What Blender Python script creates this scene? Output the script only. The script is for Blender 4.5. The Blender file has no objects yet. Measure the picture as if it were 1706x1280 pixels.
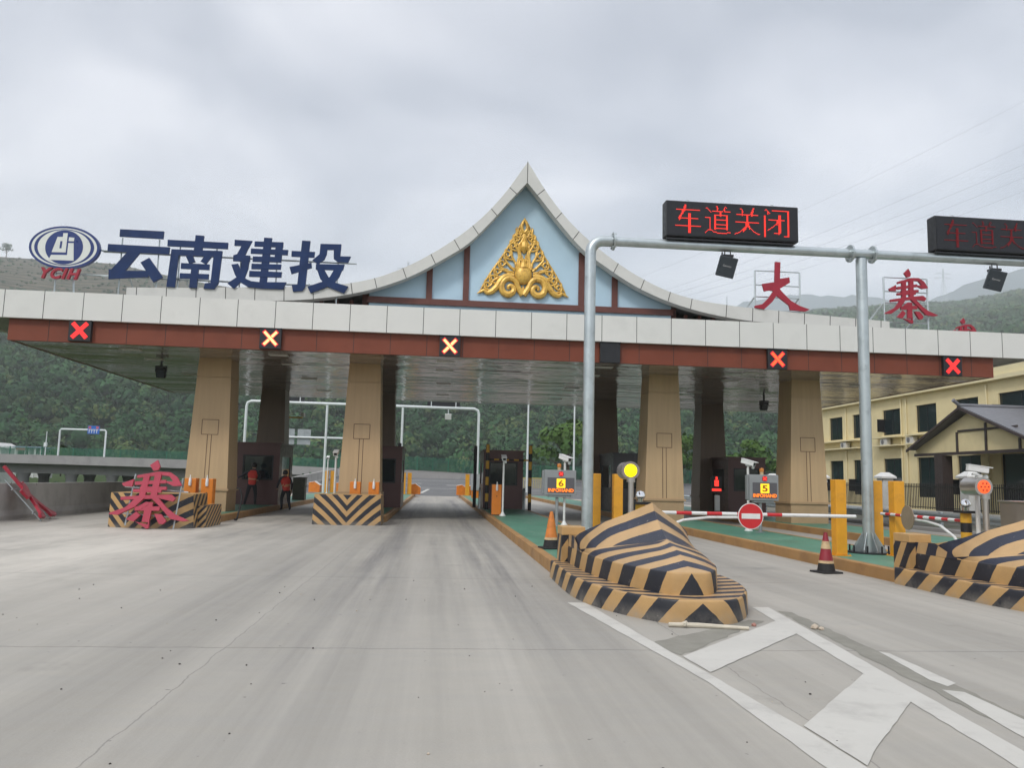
import bpy, bmesh, math, random
import numpy as np
from mathutils import Vector, Matrix
R = math.radians
random.seed(7); RNG = np.random.default_rng(7)
sc = bpy.context.scene
COL = sc.collection
# ------------------------------------------------------------------ camera
cd = bpy.data.cameras.new('camera'); cam = bpy.data.objects.new('camera', cd); COL.objects.link(cam)
cd.sensor_fit = 'HORIZONTAL'; cd.sensor_width = 36.0; cd.lens = 36.0 * 1338.5 / 1706
cd.clip_start = 0.1; cd.clip_end = 20000
cam.matrix_world = (Matrix.Translation((0, 0, 1.5)) @ Matrix.Rotation(R(-5.246), 4, 'Z')
                    @ Matrix.Rotation(R(90 + 6.773), 4, 'X') @ Matrix.Rotation(R(1.418), 4, 'Z'))
sc.camera = cam
# ------------------------------------------------------------------ world: overcast sky
w = bpy.data.worlds.new('World'); sc.world = w; w.use_nodes = True
nt = w.node_tree; nt.nodes.clear()
def wn(t, **k):
    n = nt.nodes.new(t)
    for a, b in k.items(): setattr(n, a, b)
    return n
L = nt.links.new
out = wn('ShaderNodeOutputWorld')
sky = wn('ShaderNodeTexSky', sky_type='NISHITA'); sky.sun_disc = False
SUN_EL, SUN_ROT = R(43), R(214)
sky.sun_elevation = SUN_EL; sky.sun_rotation = SUN_ROT
bg1 = wn('ShaderNodeBackground'); bg1.inputs[1].default_value = 0.05
L(sky.outputs[0], bg1.inputs[0])
tc = wn('ShaderNodeTexCoord'); sep = wn('ShaderNodeSeparateXYZ'); L(tc.outputs['Generated'], sep.inputs[0])
def m(op, a, b=None, c=None):
    n = wn('ShaderNodeMath', operation=op)
    for i, v in enumerate((a, b, c)):
        if v is None: continue
        if isinstance(v, (int, float)): n.inputs[i].default_value = v
        else: L(v, n.inputs[i])
    return n.outputs[0]
zc = m('ADD', m('MAXIMUM', sep.outputs[2], 0.0), 0.22)
cmb = wn('ShaderNodeCombineXYZ'); L(m('DIVIDE', sep.outputs[0], zc), cmb.inputs[0]); L(m('DIVIDE', sep.outputs[1], zc), cmb.inputs[1])
n1 = wn('ShaderNodeTexNoise'); n1.inputs['Scale'].default_value = 1.7; n1.inputs['Detail'].default_value = 4; n1.inputs['Roughness'].default_value = .42
n1.inputs['Distortion'].default_value = .35
L(cmb.outputs[0], n1.inputs['Vector'])
ramp = wn('ShaderNodeValToRGB'); L(n1.outputs[0], ramp.inputs[0])
cr = ramp.color_ramp; cr.elements[0].position = .38; cr.elements[0].color = (.40, .408, .435, 1)
cr.elements[1].position = .62; cr.elements[1].color = (.75, .74, .75, 1)
e = cr.elements.new(.5); e.color = (.555, .557, .58, 1)
hz = wn('ShaderNodeMapRange'); hz.inputs[1].default_value = .0; hz.inputs[2].default_value = .35
L(sep.outputs[2], hz.inputs[0])
mixh = wn('ShaderNodeMix', data_type='RGBA'); L(hz.outputs[0], mixh.inputs[0])
mixh.inputs[6].default_value = (.585, .58, .585, 1); L(ramp.outputs[0], mixh.inputs[7])
mh2 = wn('ShaderNodeMix', data_type='RGBA'); mh2.inputs[0].default_value = .6
L(ramp.outputs[0], mh2.inputs[6]); L(mixh.outputs[2], mh2.inputs[7])
zen = wn('ShaderNodeMapRange'); zen.interpolation_type = 'SMOOTHSTEP'
zen.inputs[1].default_value = .5; zen.inputs[2].default_value = .95; zen.inputs[3].default_value = 1.0; zen.inputs[4].default_value = 1.8
L(sep.outputs[2], zen.inputs[0])
bg2 = wn('ShaderNodeBackground'); L(mh2.outputs[2], bg2.inputs[0]); back = wn('ShaderNodeMapRange'); back.interpolation_type = 'SMOOTHSTEP'      # thinner cloud round the hidden sun, behind the viewer
back.inputs[1].default_value = .25; back.inputs[2].default_value = -.75; back.inputs[3].default_value = 1.0; back.inputs[4].default_value = 1.0
L(sep.outputs[1], back.inputs[0]); L(m('MULTIPLY', zen.outputs[0], back.outputs[0]), bg2.inputs[1])
add = wn('ShaderNodeAddShader'); L(bg1.outputs[0], add.inputs[0]); L(bg2.outputs[0], add.inputs[1]); L(add.outputs[0], out.inputs[0])
# ------------------------------------------------------------------ sun (veiled)
sd = bpy.data.lights.new('sun', 'SUN'); so = bpy.data.objects.new('sun', sd); COL.objects.link(so)
sd.energy = 1.45; sd.angle = R(12); sd.color = (1, .97, .92)
_el, _az = SUN_EL, SUN_ROT
_d = Vector((math.sin(_az) * math.cos(_el), math.cos(_az) * math.cos(_el), math.sin(_el)))
so.rotation_euler = _d.to_track_quat('Z', 'Y').to_euler()
vs = sc.view_settings; vs.view_transform = 'Standard'; vs.look = 'None'; vs.gamma = 1; vs.exposure = 0.22; vs.use_curve_mapping = False
cy = sc.cycles
cy.max_bounces = 7; cy.diffuse_bounces = 3; cy.glossy_bounces = 4; cy.transmission_bounces = 4; cy.volume_bounces = 1; cy.transparent_max_bounces = 6
cy.use_denoising = True; cy.use_adaptive_sampling = True; cy.adaptive_threshold = .015; cy.caustics_reflective = False
cy.sample_clamp_indirect = 6
# ------------------------------------------------------------------ materials
MATS = {}
def nodemat(name):
    mt = bpy.data.materials.new(name); mt.use_nodes = True
    return mt, mt.node_tree, mt.node_tree.nodes['Principled BSDF']
def N(t, typ, **k):
    n = t.nodes.new(typ)
    for a, b in k.items(): setattr(n, a, b)
    return n
def M_(t, op, a, b=None, c=None):
    n = t.nodes.new('ShaderNodeMath'); n.operation = op
    for i, v in enumerate((a, b, c)):
        if v is None: continue
        if isinstance(v, (int, float)): n.inputs[i].default_value = v
        else: t.links.new(v, n.inputs[i])
    return n.outputs[0]
def noise(t, scale, vec=None, mscale=None, detail=4, rough=.55, dist=0):
    n = N(t, 'ShaderNodeTexNoise'); n.inputs['Scale'].default_value = scale; n.inputs['Detail'].default_value = detail
    n.inputs['Roughness'].default_value = rough; n.inputs['Distortion'].default_value = dist
    if vec is None: vec = N(t, 'ShaderNodeTexCoord').outputs['Object']
    if mscale:
        mp = N(t, 'ShaderNodeMapping'); mp.inputs['Scale'].default_value = mscale; t.links.new(vec, mp.inputs[0]); vec = mp.outputs[0]
    t.links.new(vec, n.inputs['Vector']); return n.outputs[0]
def mix(t, f, a, b):
    n = N(t, 'ShaderNodeMix', data_type='RGBA')
    for i, v in ((0, f), (6, a), (7, b)):
        if isinstance(v, (int, float)): n.inputs[i].default_value = v
        elif isinstance(v, tuple): n.inputs[i].default_value = (*v[:3], 1)
        else: t.links.new(v, n.inputs[i])
    return n.outputs[2]
def rng(t, v, a, b, c=0., d=1.):
    n = N(t, 'ShaderNodeMapRange')
    t.links.new(v, n.inputs[0])
    for i, x in enumerate((a, b, c, d)): n.inputs[i + 1].default_value = x
    return n.outputs[0]
def sc3(c, k): return tuple(min(1, x * k) for x in c)
def mat(name, col, rough=.6, metal=0., var=.16, vs_=2.5, bump=0., bs=30., ms=None, dirt=None, dcol=None, spec=.5, rv=.1):
    if name in MATS: return MATS[name]
    mt, t, b = nodemat(name)
    f = noise(t, vs_, mscale=ms)
    c = mix(t, rng(t, f, .3, .7), sc3(col, 1 - var), sc3(col, 1 + var))
    if dirt:
        d = rng(t, noise(t, dirt, detail=8, rough=.65), .52, .72)
        c = mix(t, d, c, dcol or sc3(col, .55))
    t.links.new(c, b.inputs['Base Color'])
    t.links.new(rng(t, noise(t, vs_ * 3), .3, .7, max(.02, rough - rv), min(1, rough + rv)), b.inputs['Roughness'])
    b.inputs['Metallic'].default_value = metal; b.inputs['Specular IOR Level'].default_value = spec
    if bump:
        bp = N(t, 'ShaderNodeBump'); bp.inputs['Strength'].default_value = bump; bp.inputs['Distance'].default_value = .02
        t.links.new(noise(t, bs, mscale=ms), bp.inputs['Height']); t.links.new(bp.outputs[0], b.inputs['Normal'])
    MATS[name] = mt; return mt
def emat(name, col, s, core=None):
    if name in MATS: return MATS[name]
    mt, t, b = nodemat(name)
    b.inputs['Base Color'].default_value = (*sc3(col, .3), 1)
    v = rng(t, noise(t, 40), .2, .8, s * .85, s * 1.15)
    t.links.new(v, b.inputs['Emission Strength']); b.inputs['Emission Color'].default_value = (*col, 1)
    MATS[name] = mt; return mt
FASC = mat('fascia_white', (.69, .685, .65), .42, 0, .03, .8, dirt=1.3, dcol=(.65, .645, .61))
SEAM = mat('seam_dark', (.03, .03, .03), .8)
BROWN = mat('fascia_brown', (.195, .052, .028), .5, 0, .08, 1.2, dirt=.9, dcol=(.155, .042, .024), spec=.3)
BARGE = mat('barge_white', (.64, .635, .60), .5, 0, .04, 1.1, dirt=1.2, dcol=(.57, .565, .53))
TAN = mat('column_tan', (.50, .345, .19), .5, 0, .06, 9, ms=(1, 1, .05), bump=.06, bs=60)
COLD = mat('column_shaded', (.19, .135, .10), .45, 0, .06, 9, ms=(1, 1, .05), bump=.06, bs=60)  # rear columns: column tan darkened, canopy shade put into the colour
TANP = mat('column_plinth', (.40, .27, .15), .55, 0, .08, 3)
LBLUE = mat('gable_blue', (.49, .665, .79), .7, 0, .04, .9, dirt=1.2, dcol=(.45, .625, .755))
TIMBER = mat('timber_brown', (.13, .042, .03), .5, 0, .1, 2)
GOLD = mat('gold_paint', (.74, .45, .09), .42, .2, .15, 9, dirt=7, dcol=(.33, .15, .025))
DARK = mat('dark_void', (.012, .010, .010), .8)
NAVY = mat('letter_navy', (.006, .026, .10), .4, 0, .2, 1.5, dirt=2.2, dcol=(.012, .036, .125), spec=.3)
RED = mat('letter_red', (.33, .012, .03), .42, 0, .12, 2)
REDF = mat('letter_red_faded', (.40, .036, .068), .5, 0, .1, 2)
LOGOB = mat('logo_blue', (.012, .035, .17), .35, 0, .1, 2)
LOGOW = mat('logo_white', (.72, .74, .70), .45, 0, .06, 2)
GALV = mat('galvanised', (.50, .55, .56), .38, .75, .1, 3, dirt=4, dcol=(.38, .42, .43))
WPIPE = mat('white_pipe', (.66, .70, .70), .4, .1, .06, 2)
BLACK = mat('black_housing', (.012, .013, .016), .45, 0, .2, 4)
YBOL = mat('bollard_yellow', (.72, .33, .022), .42, 0, .08, 4, dirt=3, dcol=(.58, .27, .03))
ORG = mat('barrier_orange', (.66, .20, .018), .42, 0, .08, 4, dirt=3, dcol=(.5, .15, .02))
WHITE = mat('white_paint', (.72, .72, .70), .4, 0, .05, 4, dirt=5, dcol=(.6, .6, .57))
REDP = mat('red_paint', (.55, .02, .025), .4, 0, .08, 4)
GREYB = mat('cabinet_grey', (.27, .28, .285), .45, .1, .05, 4)
STEEL = mat('stainless', (.50, .48, .455), .3, .9, .04, 3, ms=(1, 1, .1), rv=.02)
CHROME = mat('chrome', (.8, .8, .8), .08, 1, .02, 3)
RUBBER = mat('black_rubber', (.015, .014, .014), .7, 0, .2, 5)
CREAM = mat('cream_render', (.78, .66, .38), .8, 0, .05, .7, dirt=.8, dcol=(.70, .585, .325), bump=.05)
CREAM2 = mat('cream_trim', (.76, .67, .42), .75, 0, .04, 1)
SLATE = mat('slate_roof', (.17, .175, .195), .6, 0, .12, 2, ms=(1, 8, 1))
DBROWN = mat('porch_timber', (.05, .035, .032), .55, 0, .1, 3)
GLASS = mat('dark_glass', (.012, .022, .026), .07, 0, .3, .6, spec=.8, rv=.02)
BOOTH = mat('booth_purple', (.10, .048, .045), .38, .2, .08, 2, ms=(1, 1, .2))
BOOTHG = mat('booth_grey', (.09, .09, .10), .45, .1, .1, 2)
BARRIER = mat('wall_concrete', (.40, .385, .36), .85, 0, .1, .5, bump=.15, bs=12, dirt=.7, dcol=(.27, .26, .24))
BRIDGE = mat('bridge_concrete', (.33, .32, .31), .85, 0, .08, .3, dirt=.5, dcol=(.25, .245, .24))
GREEN = mat('green_mesh', (.018, .13, .075), .6, 0, .12, 2)
KERB = mat('kerb_ochre', (.36, .20, .075), .6, 0, .1, 1.5, dirt=1.6, dcol=(.26, .14, .06))
WPAINT = mat('road_white', (.53, .515, .47), .65, 0, .05, 1.5, dirt=2.3, dcol=(.42, .405, .37), bump=.1, bs=50)
BARK = mat('bark', (.08, .06, .045), .9, 0, .2, 4)
FENCEB = mat('fence_black', (.014, .014, .015), .45, 0, .1, 4)
ACW = mat('ac_white', (.62, .60, .55), .5, 0, .04, 3)
BSIGN = mat('sign_blue', (.02, .13, .50), .5, 0, .05, 3)
SKIN = mat('skin', (.35, .2, .13), .55, 0, .05, 8)
HAIR = mat('hair', (.012, .010, .010), .6, 0, .2, 20)
DCLOTH = mat('dark_cloth', (.02, .021, .026), .85, 0, .2, 10)
VEST = mat('vest_red', (.62, .045, .03), .7, 0, .1, 10)
VESTB = mat('vest_band', (.6, .25, .12), .5, 0, .1, 10)
WOOD = mat('pale_wood', (.55, .50, .40), .8, 0, .12, 8)
YBAND = mat('post_yellow', (.66, .36, .03), .45, 0, .08, 5)
CONEO = mat('cone_orange', (.60, .19, .03), .5, 0, .12, 6, dirt=8, dcol=(.4, .12, .03))
CONER = mat('cone_red', (.25, .018, .03), .5, 0, .12, 6)
CONEB = mat('cone_band', (.55, .40, .22), .5, 0, .12, 8, dirt=9, dcol=(.35, .22, .12))
LEDR = emat('led_red', (1.0, .045, .03), 1.25)
LEDD = emat('led_dim', (.55, .01, .02), .12)
LEDO = emat('led_amber', (1.0, .22, .02), 1.3)
LEDY = emat('led_yellow', (1.0, .62, .02), 1.25)
LAMPY = emat('lamp_yellow', (1.0, .86, .0), 1.2)
LAMPR = emat('lamp_orange', (1.0, .13, .03), 1.0)
XHOT = emat('cross_hot', (1.0, .62, .22), 1.7)
XRED = emat('cross_red', (1.0, .03, .03), 1.1)
XORG = emat('cross_orange', (1.0, .13, .03), 1.3)
GLOWED = emat('cross_edge', (1.0, .03, .05), .8)
LPAN = mat('light_panel', (.62, .60, .57), .4, 0, .04, 3)

def stripe_mat(name, yc, bc, rough=.4):
    mt, t, b = nodemat(name)
    uv = N(t, 'ShaderNodeUVMap'); uv.uv_map = 'stripe'
    s = N(t, 'ShaderNodeSeparateXYZ'); t.links.new(uv.outputs[0], s.inputs[0])
    wob = M_(t, 'MULTIPLY', M_(t, 'SUBTRACT', noise(t, 9, detail=2), .5), .05)
    f = M_(t, 'FRACT', M_(t, 'ADD', s.outputs[0], wob))
    k = M_(t, 'GREATER_THAN', f, .5)
    va = rng(t, noise(t, 2.5, detail=7, rough=.6), .3, .7)
    y = mix(t, va, sc3(yc, .84), sc3(yc, 1.12))
    bl = mix(t, va, bc, sc3(bc, 1.9))
    sm = rng(t, noise(t, 5, detail=8, rough=.7), .60, .78)
    c = mix(t, k, y, bl)
    c = mix(t, M_(t, 'MULTIPLY', sm, .35), c, (.30, .24, .17))
    chip = M_(t, 'MULTIPLY', rng(t, noise(t, 14, detail=5, rough=.7), .64, .67), rng(t, noise(t, 1.7, detail=3), .48, .60))
    c = mix(t, M_(t, 'MULTIPLY', chip, .55), c, (.33, .30, .26))
    oz = N(t, 'ShaderNodeSeparateXYZ'); t.links.new(N(t, 'ShaderNodeTexCoord').outputs['Object'], oz.inputs[0])
    mud = M_(t, 'MULTIPLY', rng(t, oz.outputs[2], .16, .0), rng(t, noise(t, 4, detail=6, rough=.7), .35, .65))      # road dirt splashed up the foot
    c = mix(t, M_(t, 'MULTIPLY', mud, .6), c, (.30, .275, .235))
    t.links.new(c, b.inputs['Base Color']); t.links.new(rng(t, va, 0, 1, rough - .08, rough + .12), b.inputs['Roughness'])
    bp = N(t, 'ShaderNodeBump'); bp.inputs['Strength'].default_value = .2; bp.inputs['Distance'].default_value = .01
    t.links.new(noise(t, 18, detail=6), bp.inputs['Height']); t.links.new(bp.outputs[0], b.inputs['Normal'])
    return mt
STRIPE = stripe_mat('hazard_stripe', (.48, .295, .12), (.012, .013, .018), .5)
STRIPET = stripe_mat('hazard_stripe_top', (.50, .32, .15), (.014, .017, .03), .38)

def concrete_mat():
    mt, t, b = nodemat('road_concrete')
    P = N(t, 'ShaderNodeTexCoord').outputs['Object']
    s = N(t, 'ShaderNodeSeparateXYZ'); t.links.new(P, s.inputs[0])
    big = rng(t, noise(t, .22, P, detail=5), .3, .7)
    mid = rng(t, noise(t, 1.1, P, detail=8, rough=.65), .3, .7)
    st = rng(t, noise(t, 1.0, P, (1.0, .022, 1), detail=7, rough=.62, dist=.25), .38, .64)
    st2 = rng(t, noise(t, 1.0, P, (2.6, .03, 1), detail=8, rough=.68), .42, .66)
    lateral = rng(t, noise(t, 1.0, P, (.5, 6.0, 1), detail=6, rough=.6), .35, .7)
    fine = rng(t, noise(t, 60, P, detail=2), .25, .75)
    c = mix(t, big, (.315, .292, .248), (.47, .438, .377))
    c = mix(t, M_(t, 'MULTIPLY', mid, .6), c, (.37, .347, .30))
    c = mix(t, M_(t, 'MULTIPLY', st, .62), c, (.25, .233, .20))
    c = mix(t, M_(t, 'MULTIPLY', st2, .32), c, (.54, .508, .45))
    c = mix(t, M_(t, 'MULTIPLY', lateral, .3), c, (.33, .325, .31))
    c = mix(t, M_(t, 'MULTIPLY', fine, .16), c, (.30, .295, .28))
    # wheel-path rubber in the open lane
    def band(x0, wd, amt, y0, y1):
        nonlocal c
        dx = M_(t, 'ABSOLUTE', M_(t, 'SUBTRACT', M_(t, 'ADD', s.outputs[0], M_(t, 'MULTIPLY', noise(t, .25, P, (1, 1, 1), detail=3), .7)), x0 + .35))
        k = rng(t, dx, wd, 0.0)
        yy = M_(t, 'MULTIPLY', rng(t, s.outputs[1], y0, y0 + 9), rng(t, s.outputs[1], y1, y1 - 8))
        k = M_(t, 'MULTIPLY', M_(t, 'MULTIPLY', k, yy), M_(t, 'MULTIPLY', rng(t, noise(t, 1., P, (3.0, .09, 1), detail=8, rough=.65), .36, .62), amt))
        c = mix(t, k, c, (.16, .155, .15))
    band(-.95, .95, .85, 3, 62); band(1.05, .9, .85, 3, 62); band(-2.4, .5, .5, 2.5, 20); band(.1, .35, .45, 2.5, 30); band(-4.6, 1.3, .7, 12, 60); band(5.7, 1.3, .35, 8, 50)
    band(-3.2, .8, .35, 4, 30); band(-8.8, 1.0, .3, 8, 40)
    dz_ = rng(t, M_(t, 'ABSOLUTE', M_(t, 'ADD', s.outputs[0], 7.2)), 4.6, 1.0)
    dz_ = M_(t, 'MULTIPLY', dz_, M_(t, 'MULTIPLY', rng(t, s.outputs[1], 6, 13), rng(t, noise(t, .7, P, (1, .3, 1), detail=7, rough=.65), .33, .6)))
    c = mix(t, M_(t, 'MULTIPLY', dz_, .85), c, (.60, .56, .49))
    # tar-dark spots and oil
    sp = rng(t, noise(t, .55, P, detail=6, rough=.7), .62, .78)
    c = mix(t, M_(t, 'MULTIPLY', sp, .55), c, (.18, .172, .155))
    pit = rng(t, noise(t, 11, P, detail=2), .735, .76)
    c = mix(t, M_(t, 'MULTIPLY', pit, .75), c, (.10, .10, .095))
    # slab joints
    wv = M_(t, 'MULTIPLY', M_(t, 'SUBTRACT', noise(t, 2.5, P, detail=6), .5), .10)
    jy = M_(t, 'ABSOLUTE', M_(t, 'SUBTRACT', M_(t, 'FRACT', M_(t, 'DIVIDE', M_(t, 'ADD', M_(t, 'ADD', s.outputs[1], wv), -4.83), 5.0)), .5))
    k = M_(t, 'LESS_THAN', jy, .0016)
    jx = M_(t, 'ABSOLUTE', M_(t, 'SUBTRACT', M_(t, 'FRACT', M_(t, 'DIVIDE', M_(t, 'ADD', M_(t, 'ADD', s.outputs[0], wv), -.35), 4.2)), .5))
    k2 = M_(t, 'MULTIPLY', M_(t, 'LESS_THAN', jx, .0014), .55)
    c = mix(t, M_(t, 'MULTIPLY', M_(t, 'MAXIMUM', k, k2), .7), c, (.09, .088, .085))
    t.links.new(c, b.inputs['Base Color'])
    t.links.new(rng(t, mid, 0, 1, .55, .85), b.inputs['Roughness'])
    bp = N(t, 'ShaderNodeBump'); bp.inputs['Strength'].default_value = .25; bp.inputs['Distance'].default_value = .008
    t.links.new(M_(t, 'ADD', noise(t, 45, P, detail=4), M_(t, 'MULTIPLY', noise(t, 1., P, (2, 25, 1), detail=3), .5)), bp.inputs['Height'])
    t.links.new(bp.outputs[0], b.inputs['Normal'])
    return mt
ROAD = concrete_mat()
ASPH = mat('far_asphalt', (.13, .13, .13), .85, 0, .12, .3, dirt=.4, dcol=(.17, .17, .165))

def green_floor():
    mt, t, b = nodemat('green_floor')
    P = N(t, 'ShaderNodeTexCoord').outputs['Object']
    v = rng(t, noise(t, 1.6, P, detail=8, rough=.65), .3, .7)
    c = mix(t, v, (.050, .175, .115), (.105, .275, .185))
    d = rng(t, noise(t, 2.2, P, (1, .3, 1), detail=8, rough=.7), .55, .75)
    c = mix(t, M_(t, 'MULTIPLY', d, .5), c, (.24, .30, .24))
    t.links.new(c, b.inputs['Base Color']); t.links.new(rng(t, v, 0, 1, .35, .6), b.inputs['Roughness'])
    return mt
GFLOOR = green_floor()

def soffit_mat():
    mt, t, b = nodemat('soffit_strip')
    P = N(t, 'ShaderNodeTexCoord').outputs['Object']
    s = N(t, 'ShaderNodeSeparateXYZ'); t.links.new(P, s.inputs[0])
    v = rng(t, noise(t, 1., P, (.25, 5, 1), detail=5), .3, .7)
    c = mix(t, v, (.50, .40, .35), (.72, .63, .58))
    fr = M_(t, 'FRACT', M_(t, 'DIVIDE', s.outputs[1], .2)); RW = .62
    row = M_(t, 'DIVIDE', M_(t, 'ADD', s.outputs[1], M_(t, 'MULTIPLY', noise(t, 1., P, (.6, .2, 1), detail=3), .5)), RW)
    rf = M_(t, 'FRACT', row); wnz = N(t, 'ShaderNodeTexWhiteNoise'); wnz.noise_dimensions = '1D'; t.links.new(M_(t, 'FLOOR', row), wnz.inputs['W'])
    g = M_(t, 'LESS_THAN', fr, .09)
    c = mix(t, M_(t, 'MULTIPLY', wnz.outputs[0], .55), c, (.16, .145, .135))
    c = mix(t, g, c, (.05, .045, .042))
    t.links.new(c, b.inputs['Base Color']); b.inputs['Metallic'].default_value = .55
    t.links.new(rng(t, v, 0, 1, .08, .17), b.inputs['Roughness'])
    bp = N(t, 'ShaderNodeBump'); bp.inputs['Strength'].default_value = 1.; bp.inputs['Distance'].default_value = .1
    tilt = M_(t, 'MULTIPLY', rf, M_(t, 'SUBTRACT', wnz.outputs[0], .5))
    hgt = M_(t, 'ADD', M_(t, 'MULTIPLY', tilt, .9), M_(t, 'MULTIPLY', noise(t, 1., P, (.55, 1.5, 1), detail=3), 1.0))
    t.links.new(hgt, bp.inputs['Height']); t.links.new(bp.outputs[0], b.inputs['Normal'])
    return mt
SOFFIT = soffit_mat()

def leaf_mat(name, c0, c1, c2):
    mt, t, b = nodemat(name)
    a = N(t, 'ShaderNodeAttribute'); a.attribute_name = 'tint'
    s = N(t, 'ShaderNodeSeparateColor'); t.links.new(a.outputs[0], s.inputs[0])
    c = mix(t, s.outputs[0], c0, c1); c = mix(t, s.outputs[1], c, c2)
    c = mix(t, M_(t, 'MULTIPLY', rng(t, noise(t, .03, detail=3), .35, .65), .5), c, sc3(c0, 1.0))
    t.links.new(c, b.inputs['Base Color']); b.inputs['Roughness'].default_value = .75; b.inputs['Specular IOR Level'].default_value = .2
    return mt
FOREST = leaf_mat('forest_leaf', (.008, .040, .016), (.050, .140, .044), (.17, .20, .06))
LEAFB = leaf_mat('bright_leaf', (.035, .085, .02), (.11, .19, .045), (.16, .2, .05))

def terrain_mat():
    mt, t, b = nodemat('terrain_earth')
    P = N(t, 'ShaderNodeTexCoord').outputs['Object']
    s = N(t, 'ShaderNodeSeparateXYZ'); t.links.new(P, s.inputs[0])
    n = rng(t, noise(t, .02, P, detail=8, rough=.65), .3, .7)
    low = mix(t, n, (.025, .05, .02), (.06, .085, .03))
    wv = M_(t, 'ADD', M_(t, 'MULTIPLY', s.outputs[2], .16), M_(t, 'MULTIPLY', noise(t, .012, P, detail=4), 5))
    row = M_(t, 'ABSOLUTE', M_(t, 'SUBTRACT', M_(t, 'FRACT', wv), .5))
    spk = rng(t, noise(t, .16, P, detail=6, rough=.7), .35, .65)
    field = mix(t, rng(t, row, .18, .34), (.045, .048, .028), (.16, .125, .088))
    field = mix(t, M_(t, 'MULTIPLY', spk, .7), field, (.07, .075, .05))
    hi = M_(t, 'MULTIPLY', rng(t, s.outputs[2], 125, 165), rng(t, s.outputs[0], 50, -50))
    c = mix(t, hi, low, field)
    t.links.new(c, b.inputs['Base Color']); b.inputs['Roughness'].default_value = .95; b.inputs['Specular IOR Level'].default_value = .05
    return mt
TERR = terrain_mat()
def flat_ground():
    return mat('dirt_ground', (.16, .15, .12), .95, 0, .2, .2, dirt=.3, dcol=(.09, .11, .05))
MOUNT = mat('mountain_hazy', (.17, .215, .235), .95, 0, .15, .004)  # pale bluish tone puts part of the distance haze into the colour

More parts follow.
